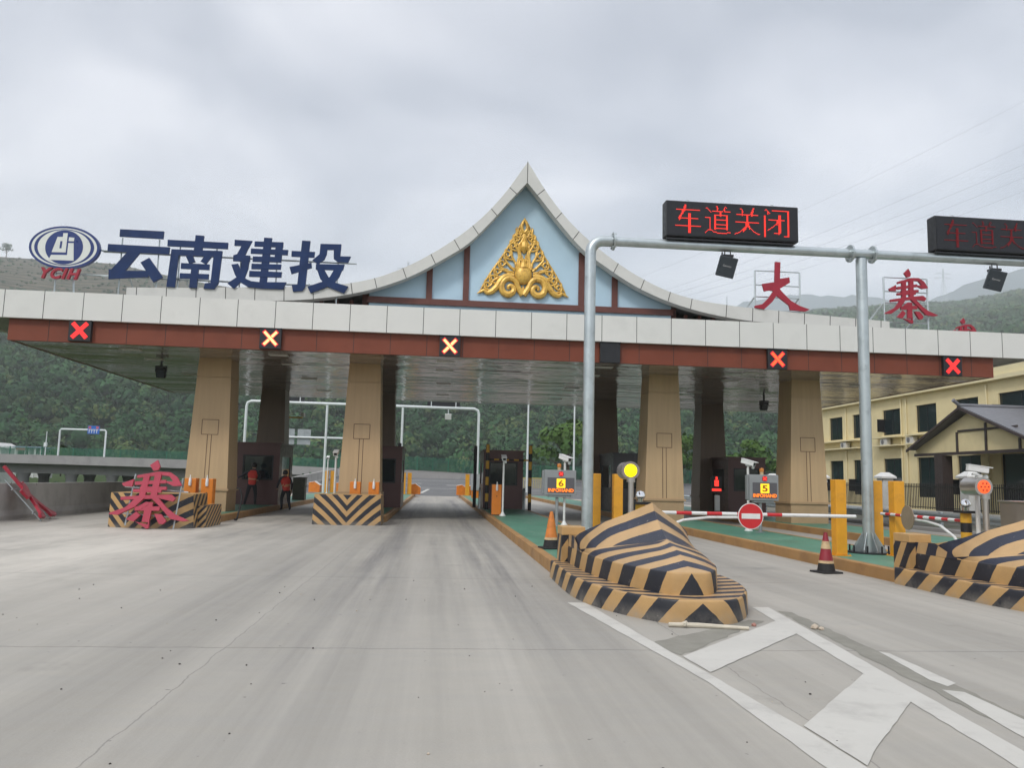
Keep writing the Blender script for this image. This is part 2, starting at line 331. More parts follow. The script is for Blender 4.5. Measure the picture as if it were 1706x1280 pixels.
# ------------------------------------------------------------------ mesh builder
class MB:
    def __init__(s): s.v = []; s.f = []; s.m = []; s.uv = {}
    def add(s, vs, fs, mi=0, uv=None):
        o = len(s.v); s.v += [tuple(p) for p in vs]
        for k, f in enumerate(fs):
            s.f.append([i + o for i in f]); s.m.append(mi)
            if uv is not None: s.uv[len(s.f) - 1] = [uv[i] for i in f]
        return s
    def box(s, c, d, mi=0, rz=0., M=None):
        x, y, z = [q / 2 for q in d]; P = []
        for i in range(8):
            p = Vector((x if i & 1 else -x, y if i & 2 else -y, z if i & 4 else -z))
            if M is not None: p = M @ p
            elif rz: p = Matrix.Rotation(rz, 3, 'Z') @ p
            P.append(p + Vector(c))
        return s.add(P, [(0, 2, 3, 1), (4, 5, 7, 6), (0, 1, 5, 4), (2, 6, 7, 3), (0, 4, 6, 2), (1, 3, 7, 5)], mi)
    def bb(s, x0, x1, y0, y1, z0, z1, mi=0):
        return s.box(((x0 + x1) / 2, (y0 + y1) / 2, (z0 + z1) / 2), (x1 - x0, y1 - y0, z1 - z0), mi)
    def tube(s, pts, r, n=12, mi=0, cap=True, flat=1.):
        pts = [Vector(p) for p in pts]; rs = r if isinstance(r, (list, tuple)) else [r] * len(pts)
        rings = []; prev = None
        for i, p in enumerate(pts):
            d = (pts[min(i + 1, len(pts) - 1)] - pts[max(i - 1, 0)])
            d = d.normalized() if d.length > 1e-9 else Vector((0, 0, 1))
            if prev is None:
                a = Vector((0, 0, 1)) if abs(d.z) < .9 else Vector((1, 0, 0))
                u = d.cross(a).normalized()
            else:
                u = (prev - d * prev.dot(d)).normalized()
            v = d.cross(u); prev = u
            rings.append([p + (u * math.cos(2 * math.pi * k / n) + v * math.sin(2 * math.pi * k / n)) * rs[i] for k in range(n)])
        V = [q for g in rings for q in g]; F = []
        for i in range(len(pts) - 1):
            for k in range(n):
                F.append((i * n + k, i * n + (k + 1) % n, (i + 1) * n + (k + 1) % n, (i + 1) * n + k))
        if cap:
            F.append(tuple(range(n))[::-1]); F.append(tuple((len(pts) - 1) * n + k for k in range(n)))
        return s.add(V, F, mi)
    def lathe(s, prof, c=(0, 0, 0), n=20, mi=0, M=None):
        V = []; F = []
        for r, z in prof:
            for k in range(n):
                p = Vector((r * math.cos(2 * math.pi * k / n), r * math.sin(2 * math.pi * k / n), z))
                if M is not None: p = M @ p
                V.append(p + Vector(c))
        for i in range(len(prof) - 1):
            for k in range(n):
                F.append((i * n + k, i * n + (k + 1) % n, (i + 1) * n + (k + 1) % n, (i + 1) * n + k))
        F.append(tuple(range(n))[::-1]); F.append(tuple((len(prof) - 1) * n + k for k in range(n)))
        return s.add(V, F, mi)
    def prism(s, poly, y0, y1, mi=0, fn=None):      # polygon in x,z ; depth along y
        n = len(poly); fn = fn or (lambda x, y, z: (x, y, z))
        V = [fn(x, y0, z) for x, z in poly] + [fn(x, y1, z) for x, z in poly]
        F = [tuple(range(n)), tuple(range(2 * n - 1, n - 1, -1))]
        F += [(i, i + n, (i + 1) % n + n, (i + 1) % n) for i in range(n)]
        return s.add(V, F, mi)
    def ball(s, c, r, mi=0, n=16, k=10, sz=(1, 1, 1)):
        pr = [(max(1e-4, math.sin(math.pi * i / k)) * r, -math.cos(math.pi * i / k) * r) for i in range(k + 1)]
        o = len(s.v); s.lathe(pr, (0, 0, 0), n, mi)
        for i in range(o, len(s.v)):
            p = s.v[i]; s.v[i] = (p[0] * sz[0] + c[0], p[1] * sz[1] + c[1], p[2] * sz[2] + c[2])
        return s
    def build(s, name, mats, parent=None, smooth=False, world=False, bevel=0., fix=True):
        me = bpy.data.meshes.new(name)
        V = s.v
        if world and parent is not None:
            inv = parent.matrix_basis.inverted(); V = [inv @ Vector(p) for p in V]
        me.from_pydata([tuple(p) for p in V], [], s.f)
        if not isinstance(mats, (list, tuple)): mats = [mats]
        for q in mats: me.materials.append(q)
        me.polygons.foreach_set('material_index', s.m)
        if s.uv:
            ul = me.uv_layers.new(name='stripe')
            for p in me.polygons:
                u = s.uv.get(p.index)
                if u:
                    for li, q in zip(p.loop_indices, u): ul.data[li].uv = (q, 0)
        if fix:
            b = bmesh.new(); b.from_mesh(me); bmesh.ops.recalc_face_normals(b, faces=b.faces); b.to_mesh(me); b.free()
        if smooth:
            me.polygons.foreach_set('use_smooth', [True] * len(me.polygons))
            try: me.set_sharp_from_angle(angle=R(40))
            except Exception: pass
        me.update()
        o = bpy.data.objects.new(name, me); COL.objects.link(o)
        if parent is not None: o.parent = parent
        if bevel:
            bv = o.modifiers.new('bevel', 'BEVEL'); bv.width = bevel; bv.segments = 2; bv.limit_method = 'ANGLE'; bv.angle_limit = R(50)
        return o
def tag(o, label, cat, group=None):
    o['label'] = label; o['category'] = cat
    if group: o['group'] = group
    return o
def thing(name, loc, label, cat, group=None, rz=0.):
    o = bpy.data.objects.new(name, None); COL.objects.link(o); o.location = loc; o.rotation_euler = (0, 0, rz)
    o.empty_display_size = .2; bpy.context.view_layer.update()
    return tag(o, label, cat, group)
def struct(o): o['kind'] = 'structure'; return o
def copy_thing(o, loc, label, rz=None, group=None):
    c = o.copy(); COL.objects.link(c); c.location = loc
    if rz is not None: c.rotation_euler = (0, 0, rz)
    c['label'] = label
    if group: c['group'] = group
    for ch in list(o.children):
        d = ch.copy(); COL.objects.link(d); d.parent = c
        for g in list(ch.children):
            e = g.copy(); COL.objects.link(e); e.parent = d
    return c
def text_mesh(body, size, extr=0., off=0., shear=0., space=1.):
    cu = bpy.data.curves.new('t', 'FONT'); cu.body = body; cu.size = size; cu.extrude = extr; cu.offset = off; cu.shear = shear; cu.space_character = space
    cu.align_x = 'CENTER'; cu.align_y = 'CENTER'
    o = bpy.data.objects.new('t', cu); COL.objects.link(o)
    bpy.context.view_layer.update()
    me = bpy.data.meshes.new_from_object(o.evaluated_get(bpy.context.evaluated_depsgraph_get()))
    bpy.data.objects.remove(o); bpy.data.curves.remove(cu)
    V = np.array([v.co[:] for v in me.vertices]).reshape(-1, 3); F = [tuple(p.vertices) for p in me.polygons]
    bpy.data.meshes.remove(me); return V, F
def text_into(mb, body, size, c, mi=0, extr=.01, off=0., shear=0., wscale=1., space=1.):   # stands upright facing -y
    V, F = text_mesh(body, size, extr, off, shear, space)
    x0, x1 = V[:, 0].min(), V[:, 0].max(); y0, y1 = V[:, 1].min(), V[:, 1].max()
    mb.add([((x - (x0 + x1) / 2) * wscale + c[0], c[1] - z, y - (y0 + y1) / 2 + c[2]) for x, y, z in V], F, mi)
def led_dots(mb, body, x0, x1, z0, z1, y, nx, nz, mi=0, fill=.72, off=0., drop=0., thin=False):
    V, F = text_mesh(body, 1.0, 0, off)
    T = []
    for f in F:
        for k in range(1, len(f) - 1): T.append((V[f[0], :2], V[f[k], :2], V[f[k + 1], :2]))
    T = np.array(T); lo = V[:, :2].min(0); hi = V[:, :2].max(0)
    px, pz = (x1 - x0) / nx, (z1 - z0) / nz
    gx, gz = np.meshgrid((np.arange(nx) + .5) / nx, (np.arange(nz) + .5) / nz)
    P = np.stack([lo[0] + gx.ravel() * (hi[0] - lo[0]), lo[1] + gz.ravel() * (hi[1] - lo[1])], -1)
    ins = np.zeros(len(P), bool)
    for a, b, c in T:
        d = lambda p, q: (P[:, 0] - q[0]) * (p[1] - q[1]) - (p[0] - q[0]) * (P[:, 1] - q[1])
        s1, s2, s3 = d(a, b), d(b, c), d(c, a)
        ins |= ((s1 >= 0) & (s2 >= 0) & (s3 >= 0)) | ((s1 <= 0) & (s2 <= 0) & (s3 <= 0))
    if thin:
        Q = np.pad(ins.reshape(nz, nx), ((3, 3), (0, 0))); c0 = Q[3:-3]; up, dn, up2, dn2 = Q[4:-2], Q[2:-4], Q[5:-1], Q[1:-5]
        vert = c0 & ((up & up2 & dn) | (dn & dn2 & up) | (up & up2 & Q[6:]) | (dn & dn2 & Q[:-6]))
        ins = (vert | (c0 & ~up)).ravel()
    for i in np.nonzero(ins)[0]:
        if drop and random.random() < drop: continue
        cx = x0 + gx.ravel()[i] * (x1 - x0); cz = z0 + gz.ravel()[i] * (z1 - z0)
        mb.box((cx, y, cz), (px * fill, .012, pz * fill), mi)
# ------------------------------------------------------------------ terrain
PHI = np.array([-180, -90, -60, -45, -28, -21.8, -16.7, -10, -5.8, 5, 20, 24, 26, 30.7, 34.8, 38.2, 50, 70, 90, 180.])
ELV = np.array([.02, .06, .17, .205, .2235, .2335, .2235, .215, .209, .193, .183, .199, .2055, .2065, .205, .212, .2, .1, .03, .02])
def ridge(phi): return np.interp(phi, [-180, -10, 10, 22, 60, 180], [1300, 1300, 1300, 1900, 1900, 1300])
def foot(phi): return np.interp(phi, [-180, -60, -30, -12, 0, 60, 180], [330, 330, 330, 300, 290, 290, 320])
def sm(t): t = np.clip(t, 0, 1); return t * t * (3 - 2 * t)
def wob(x, y): return (np.sin(x * .013 + 1.3) * np.cos(y * .011 + .4) + .5 * np.sin(x * .031 + y * .027) + .25 * np.sin(x * .08 - y * .05))
def height(x, y):
    x = np.asarray(x, float); y = np.asarray(y, float)
    r = np.hypot(x, y) + 1e-6; phi = np.degrees(np.arctan2(x, y))
    E = np.interp(phi, PHI, ELV); Rf = foot(phi); RR = ridge(phi)
    base = -.06 - 4.5 * sm((-12.6 - x) / 7) * (1 - sm((r - 125) / 60))
    t = np.clip((r - Rf) / (RR - Rf), 0, 1)
    hz_ = E * RR * t + wob(x, y) * 7 * np.sin(np.pi * t) * np.minimum(1, t * 4)
    over = np.clip((r - RR) / 500, 0, 1)
    return base + hz_ * (1 - .45 * sm(over))
def terrain():
    ph = np.radians(np.concatenate([np.arange(-180, -50, 5), np.arange(-50, 60, .75), np.arange(60, 180, 5)]))
    rs = np.concatenate([np.linspace(2, 40, 20), np.linspace(43, 135, 32), np.linspace(142, 400, 30), np.linspace(412, 1300, 60), np.linspace(1330, 1930, 26), [2000, 2100, 2200, 2300, 2400]])
    A, B = np.meshgrid(ph, rs); X = B * np.sin(A); Y = B * np.cos(A); Z = height(X, Y)
    mb = MB(); n = len(ph)
    V = np.stack([X, Y, Z], -1).reshape(-1, 3); F = []
    for i in range(len(rs) - 1):
        for k in range(n): F.append((i * n + k, i * n + (k + 1) % n, (i + 1) * n + (k + 1) % n, (i + 1) * n + k))
    V = [tuple(p) for p in V] + [(0, 0, -.06)]
    for k in range(n): F.append((len(V) - 1, (k + 1) % n, k))
    mb.add(V, F)
    o = mb.build('terrain', TERR, smooth=True, fix=True); struct(o)
    # dry flat ground right of the plaza
    g = MB(); g.bb(18.2, 80, -20, 112, -.3, -.01); struct(g.build('ground', flat_ground()))
terrain()
def mountains():
    mb = MB(); ph = np.arange(8, 62, .5)
    el = np.interp(ph, [8, 14, 18, 22, 25.5, 27, 29.2, 31, 33.1, 35.5, 38.3, 46, 62], [.10, .19, .205, .2235, .2285, .226, .2225, .214, .2125, .2285, .2385, .262, .25])
    rows = []
    for r, k in ((2250, 0.), (2400, .62), (2700, 1.), (2950, .6), (3200, 0)):
        a = np.radians(ph); nz = np.array([random.uniform(-1, 1) for _ in ph]) * 6
        rows.append(np.stack([r * np.sin(a), r * np.cos(a), el * 2700 * k + nz * (k > 0)], -1))
    n = len(ph); V = np.concatenate(rows); F = [(i * n + k, i * n + k + 1, (i + 1) * n + k + 1, (i + 1) * n + k) for i in range(4) for k in range(n - 1)]
    mb.add(V, F); struct(mb.build('mountain', MOUNT, smooth=True))
mountains()
# ------------------------------------------------------------------ forest on the hillside
ICO_V = []; ICO_F = []
_b = bmesh.new(); bmesh.ops.create_icosphere(_b, subdivisions=1, radius=1)
ICO_V = np.array([v.co[:] for v in _b.verts]); ICO_F = np.array([[v.index for v in f.verts] for f in _b.faces]); _b.free()
def leaf_cloud(name, C, rad, hgt, nleaf, lsize, material, tint=None, core=True):
    """C crown centres (n,3); every crown = an uneven lump of leaf clumps round a small inner mass"""
    n = len(C); rg = RNG
    q = rg.normal(size=(n, nleaf, 3)); q[..., 2] = np.abs(q[..., 2]) * 1.0 - .35
    q /= np.linalg.norm(q, axis=-1, keepdims=True)
    lobes = rg.normal(size=(n, 5, 3)); lobes[..., 2] = np.abs(lobes[..., 2]) * .8; lobes /= np.linalg.norm(lobes, axis=-1, keepdims=True)
    dotm = np.einsum('nkj,nlj->nkl', q, lobes).max(-1)
    rr = (.62 + .42 * np.clip(dotm, 0, 1) ** 2) * rg.uniform(.82, 1.08, (n, nleaf))
    sc_ = np.stack([rad, rad, hgt], -1)[:, None, :]
    P = C[:, None, :] + q * rr[..., None] * sc_
    nr = q + rg.normal(size=q.shape) * .28; nr /= np.linalg.norm(nr, axis=-1, keepdims=True)
    a = np.cross(nr, rg.normal(size=q.shape)); a /= np.linalg.norm(a, axis=-1, keepdims=True); b = np.cross(nr, a)
    s = (lsize * rg.uniform(.6, 1.35, (n, nleaf)) * (rad / rad.mean())[:, None])[..., None]
    u1, u2, u3, u4 = [rg.uniform(.6, 1.15, (n, nleaf, 1)) for _ in range(4)]
    quad = np.stack([P - a * s * u1, P - b * s * u2 + nr * s * .15, P + a * s * u3, P + b * s * u4 - nr * s * .1], 2).reshape(-1, 3)
    nq = n * nleaf
    t1 = np.repeat(rg.uniform(0, 1, n) if tint is None else tint, nleaf) * .65 + rg.uniform(0, .35, nq)
    t2 = np.repeat(np.clip(rg.normal(-.1, .45, n), 0, 1), nleaf) * rg.uniform(.5, 1, nq)
    V = [quad]; LI = [np.arange(nq * 4)]; LS = [np.arange(nq) * 4]; T = [np.stack([t1, t2, t1 * 0, t1 * 0 + 1], -1)]
    if core:
        k = len(ICO_V)
        cv = (C[:, None, :] + ICO_V[None] * sc_ * .62 * rg.uniform(.8, 1.15, (n, k, 1))).reshape(-1, 3)
        ci = (ICO_F[None] + (np.arange(n) * k)[:, None, None]).reshape(-1) + nq * 4
        nf = n * len(ICO_F); V.append(cv); LI.append(ci); LS.append(nq * 4 + np.arange(nf) * 3)
        tt = np.repeat(T[0][::nleaf, 0] * .5, len(ICO_F)); T.append(np.stack([tt, tt * 0, tt * 0, tt * 0 + 1], -1))
    V = np.concatenate(V); LI = np.concatenate(LI).astype(np.int32); LS = np.concatenate(LS).astype(np.int32); T = np.concatenate(T).astype(np.float32)
    me = bpy.data.meshes.new(name); me.vertices.add(len(V)); me.vertices.foreach_set('co', V.astype(np.float32).ravel())
    me.loops.add(len(LI)); me.loops.foreach_set('vertex_index', LI); me.polygons.add(len(LS)); me.polygons.foreach_set('loop_start', LS)
    me.update(calc_edges=True); me.validate()
    at = me.attributes.new('tint', 'FLOAT_COLOR', 'FACE'); at.data.foreach_set('color', T.ravel())
    me.materials.append(material)
    o = bpy.data.objects.new(name, me); COL.objects.link(o); return o
def scatter(n, f0, f1, r0, r1, maxel=None):
    ph = RNG.uniform(f0, f1, n); r = np.sqrt(RNG.uniform(r0 ** 2, r1 ** 2, n)); a = np.radians(ph)
    x, y = r * np.sin(a), r * np.cos(a); k = r > foot(ph) + 2
    z = height(x, y)
    if maxel is not None: k &= (z / r < np.interp(ph, maxel[0], maxel[1]))
    return np.stack([x, y, z], -1)[k]
def forest():
    # lower slope: what is seen under the canopy and past its left end
    EL = ([-40, -26, -14, -4, 22, 40], [.165, .160, .125, .118, .108, .108])
    P = np.concatenate([scatter(10500, -36, 42, 285, 800, EL), scatter(1200, -36, 42, 285, 345)])
    n = len(P); rad = RNG.uniform(2.9, 4.9, n) * RNG.choice([.8, 1., 1.2], n); h = rad * RNG.uniform(.8, 1.25, n)
    C = P + np.stack([0 * rad, 0 * rad, h * .8 + RNG.uniform(-1.5, 5, n)], -1)
    d = np.hypot(P[:, 0], P[:, 1]); near = d < 420
    o1 = leaf_cloud('forest', C[near], rad[near], h[near], 84, .66, FOREST)
    o2 = leaf_cloud('forest', C[~near], rad[~near], h[~near], 60, .9, FOREST)
    P = scatter(6500, 17, 43, 820, 1905); n = len(P); rad = RNG.uniform(5, 9.5, n); h = rad * .8
    o3 = leaf_cloud('forest', P + np.stack([0 * rad, 0 * rad, h * .5], -1), rad, h, 30, 2.6, FOREST)
    P = scatter(900, -36, -16, 800, 1290); n = len(P); rad = RNG.uniform(1.0, 2.2, n); h = rad * .8
    o4 = leaf_cloud('scrub', P + np.stack([0 * rad, 0 * rad, h * .4], -1), rad, h, 16, .8, FOREST)
    n = 260; x = RNG.uniform(-80, -14, n); y = RNG.uniform(90, 128, n); rad = RNG.uniform(1.2, 2.4, n)
    o5 = leaf_cloud('scrub', np.stack([x, y, height(x, y) + rad * .6], -1), rad, rad * .9, 60, .45, FOREST)
    for o, l in ((o5, 'dark scrub in the dip under the road bridge'), (o1, 'dense green trees at the foot of the hill behind the toll plaza'), (o2, 'dense green forest covering the hillside behind the plaza'),
                 (o3, 'dark hazy woods along the far right ridge'), (o4, 'scattered scrub on the terraced hill on the left')):
        o['kind'] = 'stuff'; o['label'] = l
forest()
def tree(name, x, y, h, cr, label, seed, z0=None, leaf=LEAFB, n=9, ls=.3, nl=120):
    random.seed(seed); z0 = float(height(x, y)) if z0 is None else z0
    t = thing(name, (x, y, z0), label, 'tree', 'single trees and bushes apart from the forest')
    mb = MB(); th = h * .55
    mb.tube([(0, 0, -.3), (.03 * h, .01 * h, th * .5), (.02 * h, -.02 * h, th), (0, 0, h * .85)], [h * .03, h * .022, h * .016, h * .004], 8)
    cs = []
    for i in range(n):
        a = i * 2.4 + random.random(); q = random.uniform(.35, 1.0) * cr; zz = h * random.uniform(.5, .93)
        k = 1 - .55 * max(0, (zz / h - .6) / .4)
        c = (math.cos(a) * q * k, math.sin(a) * q * k, zz); cs.append(c)
        mb.tube([(0, 0, zz * .62), (c[0] * .5, c[1] * .5, zz * .82), c], [h * .012, h * .008, h * .003], 6)
    mb.build('trunk', BARK, t, smooth=True)
    cs = np.array(cs); r = np.array([random.uniform(.38, .6) * cr for _ in cs])
    o = leaf_cloud('crown', cs, r, r * .8, nl, ls, leaf, core=False); o.parent = t
    return t
tree('roadside_tree', 15.6, 96, 8.5, 3.4, 'bright yellow-green tree beyond the road, right of the middle booth', 3, z0=-.05)
tree('roadside_tree', 30.5, 99, 7.5, 3.0, 'leafy green tree seen between the two dark rear columns on the right', 5, z0=-.05)
tree('roadside_tree', 36, 90, 6.5, 2.6, 'small green tree low behind the far right booth', 8, z0=-.05)
_a = R(-27.75); tree('ridge_tree', 1270 * math.sin(_a), 1270 * math.cos(_a), 24, 8, 'small tree silhouetted on the ridge at far left', 9, leaf=FOREST, n=11, ls=.8, nl=36)
tree('bush', -68, 128, 4.0, 3.2, 'dark green bush beside the white house at far left', 11, leaf=FOREST, ls=.4, z0=0.4)
tree('bush', -55.5, 126, 3.6, 2.6, 'round green bush right of the open shed', 12, leaf=FOREST, ls=.4, z0=.6)
# ------------------------------------------------------------------ road, markings, islands
g = MB(); g.bb(-12.3, 18.3, -12, 66, -.3, 0); struct(g.build('road', ROAD))
g = MB(); g.add([(-12.3, 66, -.012), (60, 66, -.012), (60, 104.4, 1.35), (-12.3, 104.4, 1.35), (-12.3, 66, -.5), (60, 66, -.5), (60, 104.4, -.5), (-12.3, 104.4, -.5)],
              [(0, 1, 2, 3), (0, 4, 5, 1), (1, 5, 6, 2), (2, 6, 7, 3), (3, 7, 4, 0)]); struct(g.build('far_road', ASPH))
# pale markings on the far road
for x0, y0, x1, y1, wd in ((-8, 78, 22, 80, .25), (-10, 97.2, 25, 99.5, .3), (-1.2, 70, -.6, 77, .3), (2.6, 70, 3.0, 76, .3), (1.2, 86, 4.5, 87.2, .6), (-6, 88, -1.5, 89, .6)):
    g = MB(); zr = lambda y: -.012 + (y - 66) / 38.4 * 1.362 + .006
    d = Vector((x1 - x0, y1 - y0, 0)); n = Vector((-d.y, d.x, 0)).normalized() * wd / 2
    P = [Vector((x0, y0, 0)) + n, Vector((x0, y0, 0)) - n, Vector((x1, y1, 0)) - n, Vector((x1, y1, 0)) + n]
    g.add([(p.x, p.y, zr(p.y)) for p in P], [(0, 1, 2, 3)]); struct(g.build('far_road_marking', WPAINT))
def sheet(poly, z=.004, nseg=14, jit=.012):
    """thin paint sheet with a slightly ragged edge"""
    pts = []
    for i, a in enumerate(poly):
        b = poly[(i + 1) % len(poly)]; L_ = math.dist(a, b); k = max(1, int(L_ / .12))
        nx, ny = (b[1] - a[1]) / L_, -(b[0] - a[0]) / L_
        for j in range(k):
            t = j / k; q = random.uniform(-jit, jit) if j else 0
            pts.append((a[0] + (b[0] - a[0]) * t + nx * q, a[1] + (b[1] - a[1]) * t + ny * q))
    return [(x, y, z) for x, y in pts]
random.seed(4)
def mark(poly, z=.004, mt=WPAINT, jit=.0045, name='road_marking'):
    P = sheet(poly, z, jit=jit); g = MB(); g.add(P, [tuple(range(len(P)))])
    o = g.build(name, mt); struct(o); return o
mark([(1.68, 10.07), (1.90, 10.07), (2.34, 5.03), (2.42, 3.2), (2.16, 3.2), (2.12, 6.2)])
mark([(3.95, 9.85), (4.16, 9.85), (3.44, 4.42), (3.28, 3.2), (3.02, 3.2), (3.27, 4.6)])
mark([(2.20, 7.05), (2.245, 6.47), (3.74, 8.15), (3.83, 8.88)], .006)
mark([(2.36, 5.07), (2.385, 4.36), (2.53, 4.56), (3.44, 5.66), (3.50, 6.43)], .006)
mark([(4.13, 7.30), (4.19, 7.22), (4.10, 6.14), (3.97, 6.05), (3.95, 6.25)])
mark([(3.86, 5.95), (3.99, 5.88), (3.90, 4.7), (3.80, 3.2), (3.52, 3.2), (3.66, 4.9)])
mark([(7.22, 9.1), (7.36, 9.1), (7.1, 5.2), (6.95, 5.2)])
GUM = mat('scraped_patch', (.235, .225, .19), .8, 0, .12, 3)
mark([(4.17, 9.6), (4.30, 9.5), (4.02, 5.6), (3.88, 4.2), (3.62, 4.2), (3.80, 6.3), (4.02, 8.4)], .0025, GUM, .02, 'scraped_road_patch')
mark([(1.98, 7.55), (2.2, 7.1), (3.70, 8.88), (3.55, 8.95)], .0025, GUM, .02, 'scraped_road_patch')
def island(x0, x1, yn, yf, label):
    t = thing('traffic_island', ((x0 + x1) / 2, yn, 0), label, 'traffic island'); t['kind'] = 'structure'
    del t['category']
    hw = (x1 - x0) / 2; cx = (x0 + x1) / 2
    pr = [(-hw, yf), (-hw, yn + 1.6), (-hw * .8, yn + .7), (-hw * .35, yn + .1), (0, yn), (hw * .35, yn + .1), (hw * .8, yn + .7), (hw, yn + 1.6), (hw, yf)]
    pr = [(x + cx, y) for x, y in pr]; inn = [(cx + (x - cx) * (1 - .14 / hw), y + (.14 if y < yf else -.14)) for x, y in pr]
    n = len(pr); g = MB()
    V = [(x, y, -.05) for x, y in pr] + [(x, y, .19) for x, y in pr] + [(cx + (x - cx) * .985, y + .012, .205) for x, y in pr] + [(x, y, .205) for x, y in inn] + [(x, y, .12) for x, y in inn]
    F = [(r * n + i, r * n + (i + 1) % n, (r + 1) * n + (i + 1) % n, (r + 1) * n + i) for r in range(4) for i in range(n)]
    g.add(V, F); k = g.build('kerb', KERB, t, world=True); 
    g = MB(); g.add([(x, y, .2) for x, y in inn], [tuple(range(n))]); g.build('paving', GFLOOR, t, world=True)
island(-8.55, -6.4, 22.9, 66, 'far left island with a painted kerb')
island(-3.62, -1.55, 25.6, 66, 'left island with a painted kerb')
island(1.92, 4.05, 9.6, 66, 'green-floored middle island behind the front bumper')
island(7.42, 9.62, 9.6, 66, 'green-floored right island carrying the gantry post')
island(12.05, 14.5, 14.5, 66, 'far right island carrying the last column')
# ------------------------------------------------------------------ toll canopy
CX = 2.78
canopy = thing('toll_canopy', (CX, 33.3, 0), 'long toll plaza canopy with white fascia, swept gable and tan columns', 'toll canopy')
X0, X1, YF, YB = -14.7, 20.25, 25.3, 41.4
mb = MB(); zt, zm = 6.87, 6.013
mb.bb(X0, X1, YF, YF + .12, zm, zt, 0); mb.bb(X0, X0 + .12, YF + .12, YB - .12, zm, zt); mb.bb(X1 - .12, X1, YF + .12, YB - .12, zm, zt); mb.bb(X0, X1, YB - .12, YB, zm, zt)
i = -1
while True:
    x = -13.2265 + 1.1521 * i; i += 1
    if x > X1 - .1: break
    if x > X0 + .1: mb.bb(x - .009, x + .009, YF - .003, YF + .01, zm - .002, zt + .002, 1)
for j in range(1, 14):
    y = YF + 1.152 * j
    for xx in (X0, X1): mb.bb(xx - .003, xx + .003, y - .009, y + .009, zm, zt, 1)
mb.build('fascia', [FASC, SEAM], canopy, world=True)
mb = MB(); bx0, bx1, yb0 = -13.12, 18.8, 25.48
mb.bb(bx0, bx1, yb0, yb0 + .1, 5.345, 6.06, 0); mb.bb(bx0, bx0 + .1, yb0 + .1, YB - .3, 5.345, 6.06); mb.bb(bx1 - .1, bx1, yb0 + .1, YB - .3, 5.345, 6.06)
i = 0
while True:
    x = -13.2265 + 1.1521 * i + .13; i += 1
    if x > bx1 - .1: break
    if x > bx0 + .1: mb.bb(x - .008, x + .008, yb0 - .003, yb0 + .01, 5.343, 6.05, 1)
mb.build('soffit_band', [BROWN, SEAM], canopy, world=True)
mb = MB(); mb.bb(bx0 + .1, bx1 - .1, yb0 + .1, YB - .3, 5.35, 5.42); mb.build('soffit', SOFFIT, canopy, world=True)
mb = MB(); mb.bb(X0 + .13, X1 - .13, YF + .13, YB - .13, 6.05, 6.40)
mb.bb(X0 + .1, X1 - .1, YF + .12, yb0 - .002, 6.015, 6.045); mb.build('roof_deck', mat('roof_deck_grey', (.4, .4, .39), .7), canopy, world=True)
for x in (-9.9, -5.25, .2, 5.55, 10.8, 15.8):
    for y in (26.6, 28.8, 33, 37.5):
        mb = MB(); mb.bb(x - .3, x + .3, y - .16, y + .16, 5.335, 5.352); mb.build('ceiling_light', LPAN, canopy, world=True)
# columns
def column(cx, cyy, rear):
    mb = MB()
    def ring(hx, hy, z): return [(cx - hx, cyy - hy, z), (cx + hx, cyy - hy, z), (cx + hx, cyy + hy, z), (cx - hx, cyy + hy, z)]
    Z = [(.70, .66, .95), (.56, .55, 4.70)]
    V = [p for a in Z for p in ring(*a)]
    mb.add(V, [(0, 1, 5, 4), (1, 2, 6, 5), (2, 3, 7, 6), (3, 0, 4, 7)], 0)
    if not rear:                                             # sunk T-shaped seam on the face
        def hx(z): return .66 - (z - .95) / 3.75 * .11
        fy = lambda z: cyy - hx(z) - .004
        for (xa, za, xb, zb) in ((-.065, .97, -.065, 2.75), (.065, .97, .065, 2.75), (-.27, 2.75, .27, 2.75), (-.27, 2.75, -.27, 3.25), (.27, 2.75, .27, 3.25), (-.27, 3.25, .27, 3.25)):
            o = .011 if xa == xb else 0; q = .011 if za == zb else 0
            A = [(cx + xa - o, fy(za - q), za - q), (cx + xb + o, fy(za - q), za - q), (cx + xb + o, fy(zb + q), zb + q), (cx + xa - o, fy(zb + q), zb + q)]
            mb.add(A + [(x, y + .02, z) for x, y, z in A], [(0, 1, 2, 3), (0, 1, 5, 4), (1, 2, 6, 5), (2, 3, 7, 6), (3, 0, 4, 7)], 1)
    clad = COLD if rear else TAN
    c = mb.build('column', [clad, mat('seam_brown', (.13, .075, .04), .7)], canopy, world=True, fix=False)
    p = MB(); p.add(ring(.69, .66, .19) + ring(.69, .66, .88), [(0, 1, 5, 4), (1, 2, 6, 5), (2, 3, 7, 6), (3, 0, 4, 7)])
    p.add(ring(.75, .71, .88) + ring(.75, .71, .95), [(0, 1, 5, 4), (1, 2, 6, 5), (2, 3, 7, 6), (3, 0, 4, 7), (0, 1, 2, 3), (4, 5, 6, 7)])
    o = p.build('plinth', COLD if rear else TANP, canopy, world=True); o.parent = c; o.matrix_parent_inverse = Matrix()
    p = MB(); p.add(ring(.56, .56, 4.72) + ring(.53, .53, 5.36), [(0, 1, 5, 4), (1, 2, 6, 5), (2, 3, 7, 6), (3, 0, 4, 7)])
    p.bb(cx - .52, cx + .52, cyy - .52, cyy + .52, 4.69, 4.73, 0)
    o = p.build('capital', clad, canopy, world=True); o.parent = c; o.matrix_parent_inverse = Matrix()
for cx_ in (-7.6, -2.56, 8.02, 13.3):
    column(cx_, 28.45, False); column(cx_, 38.4, True)
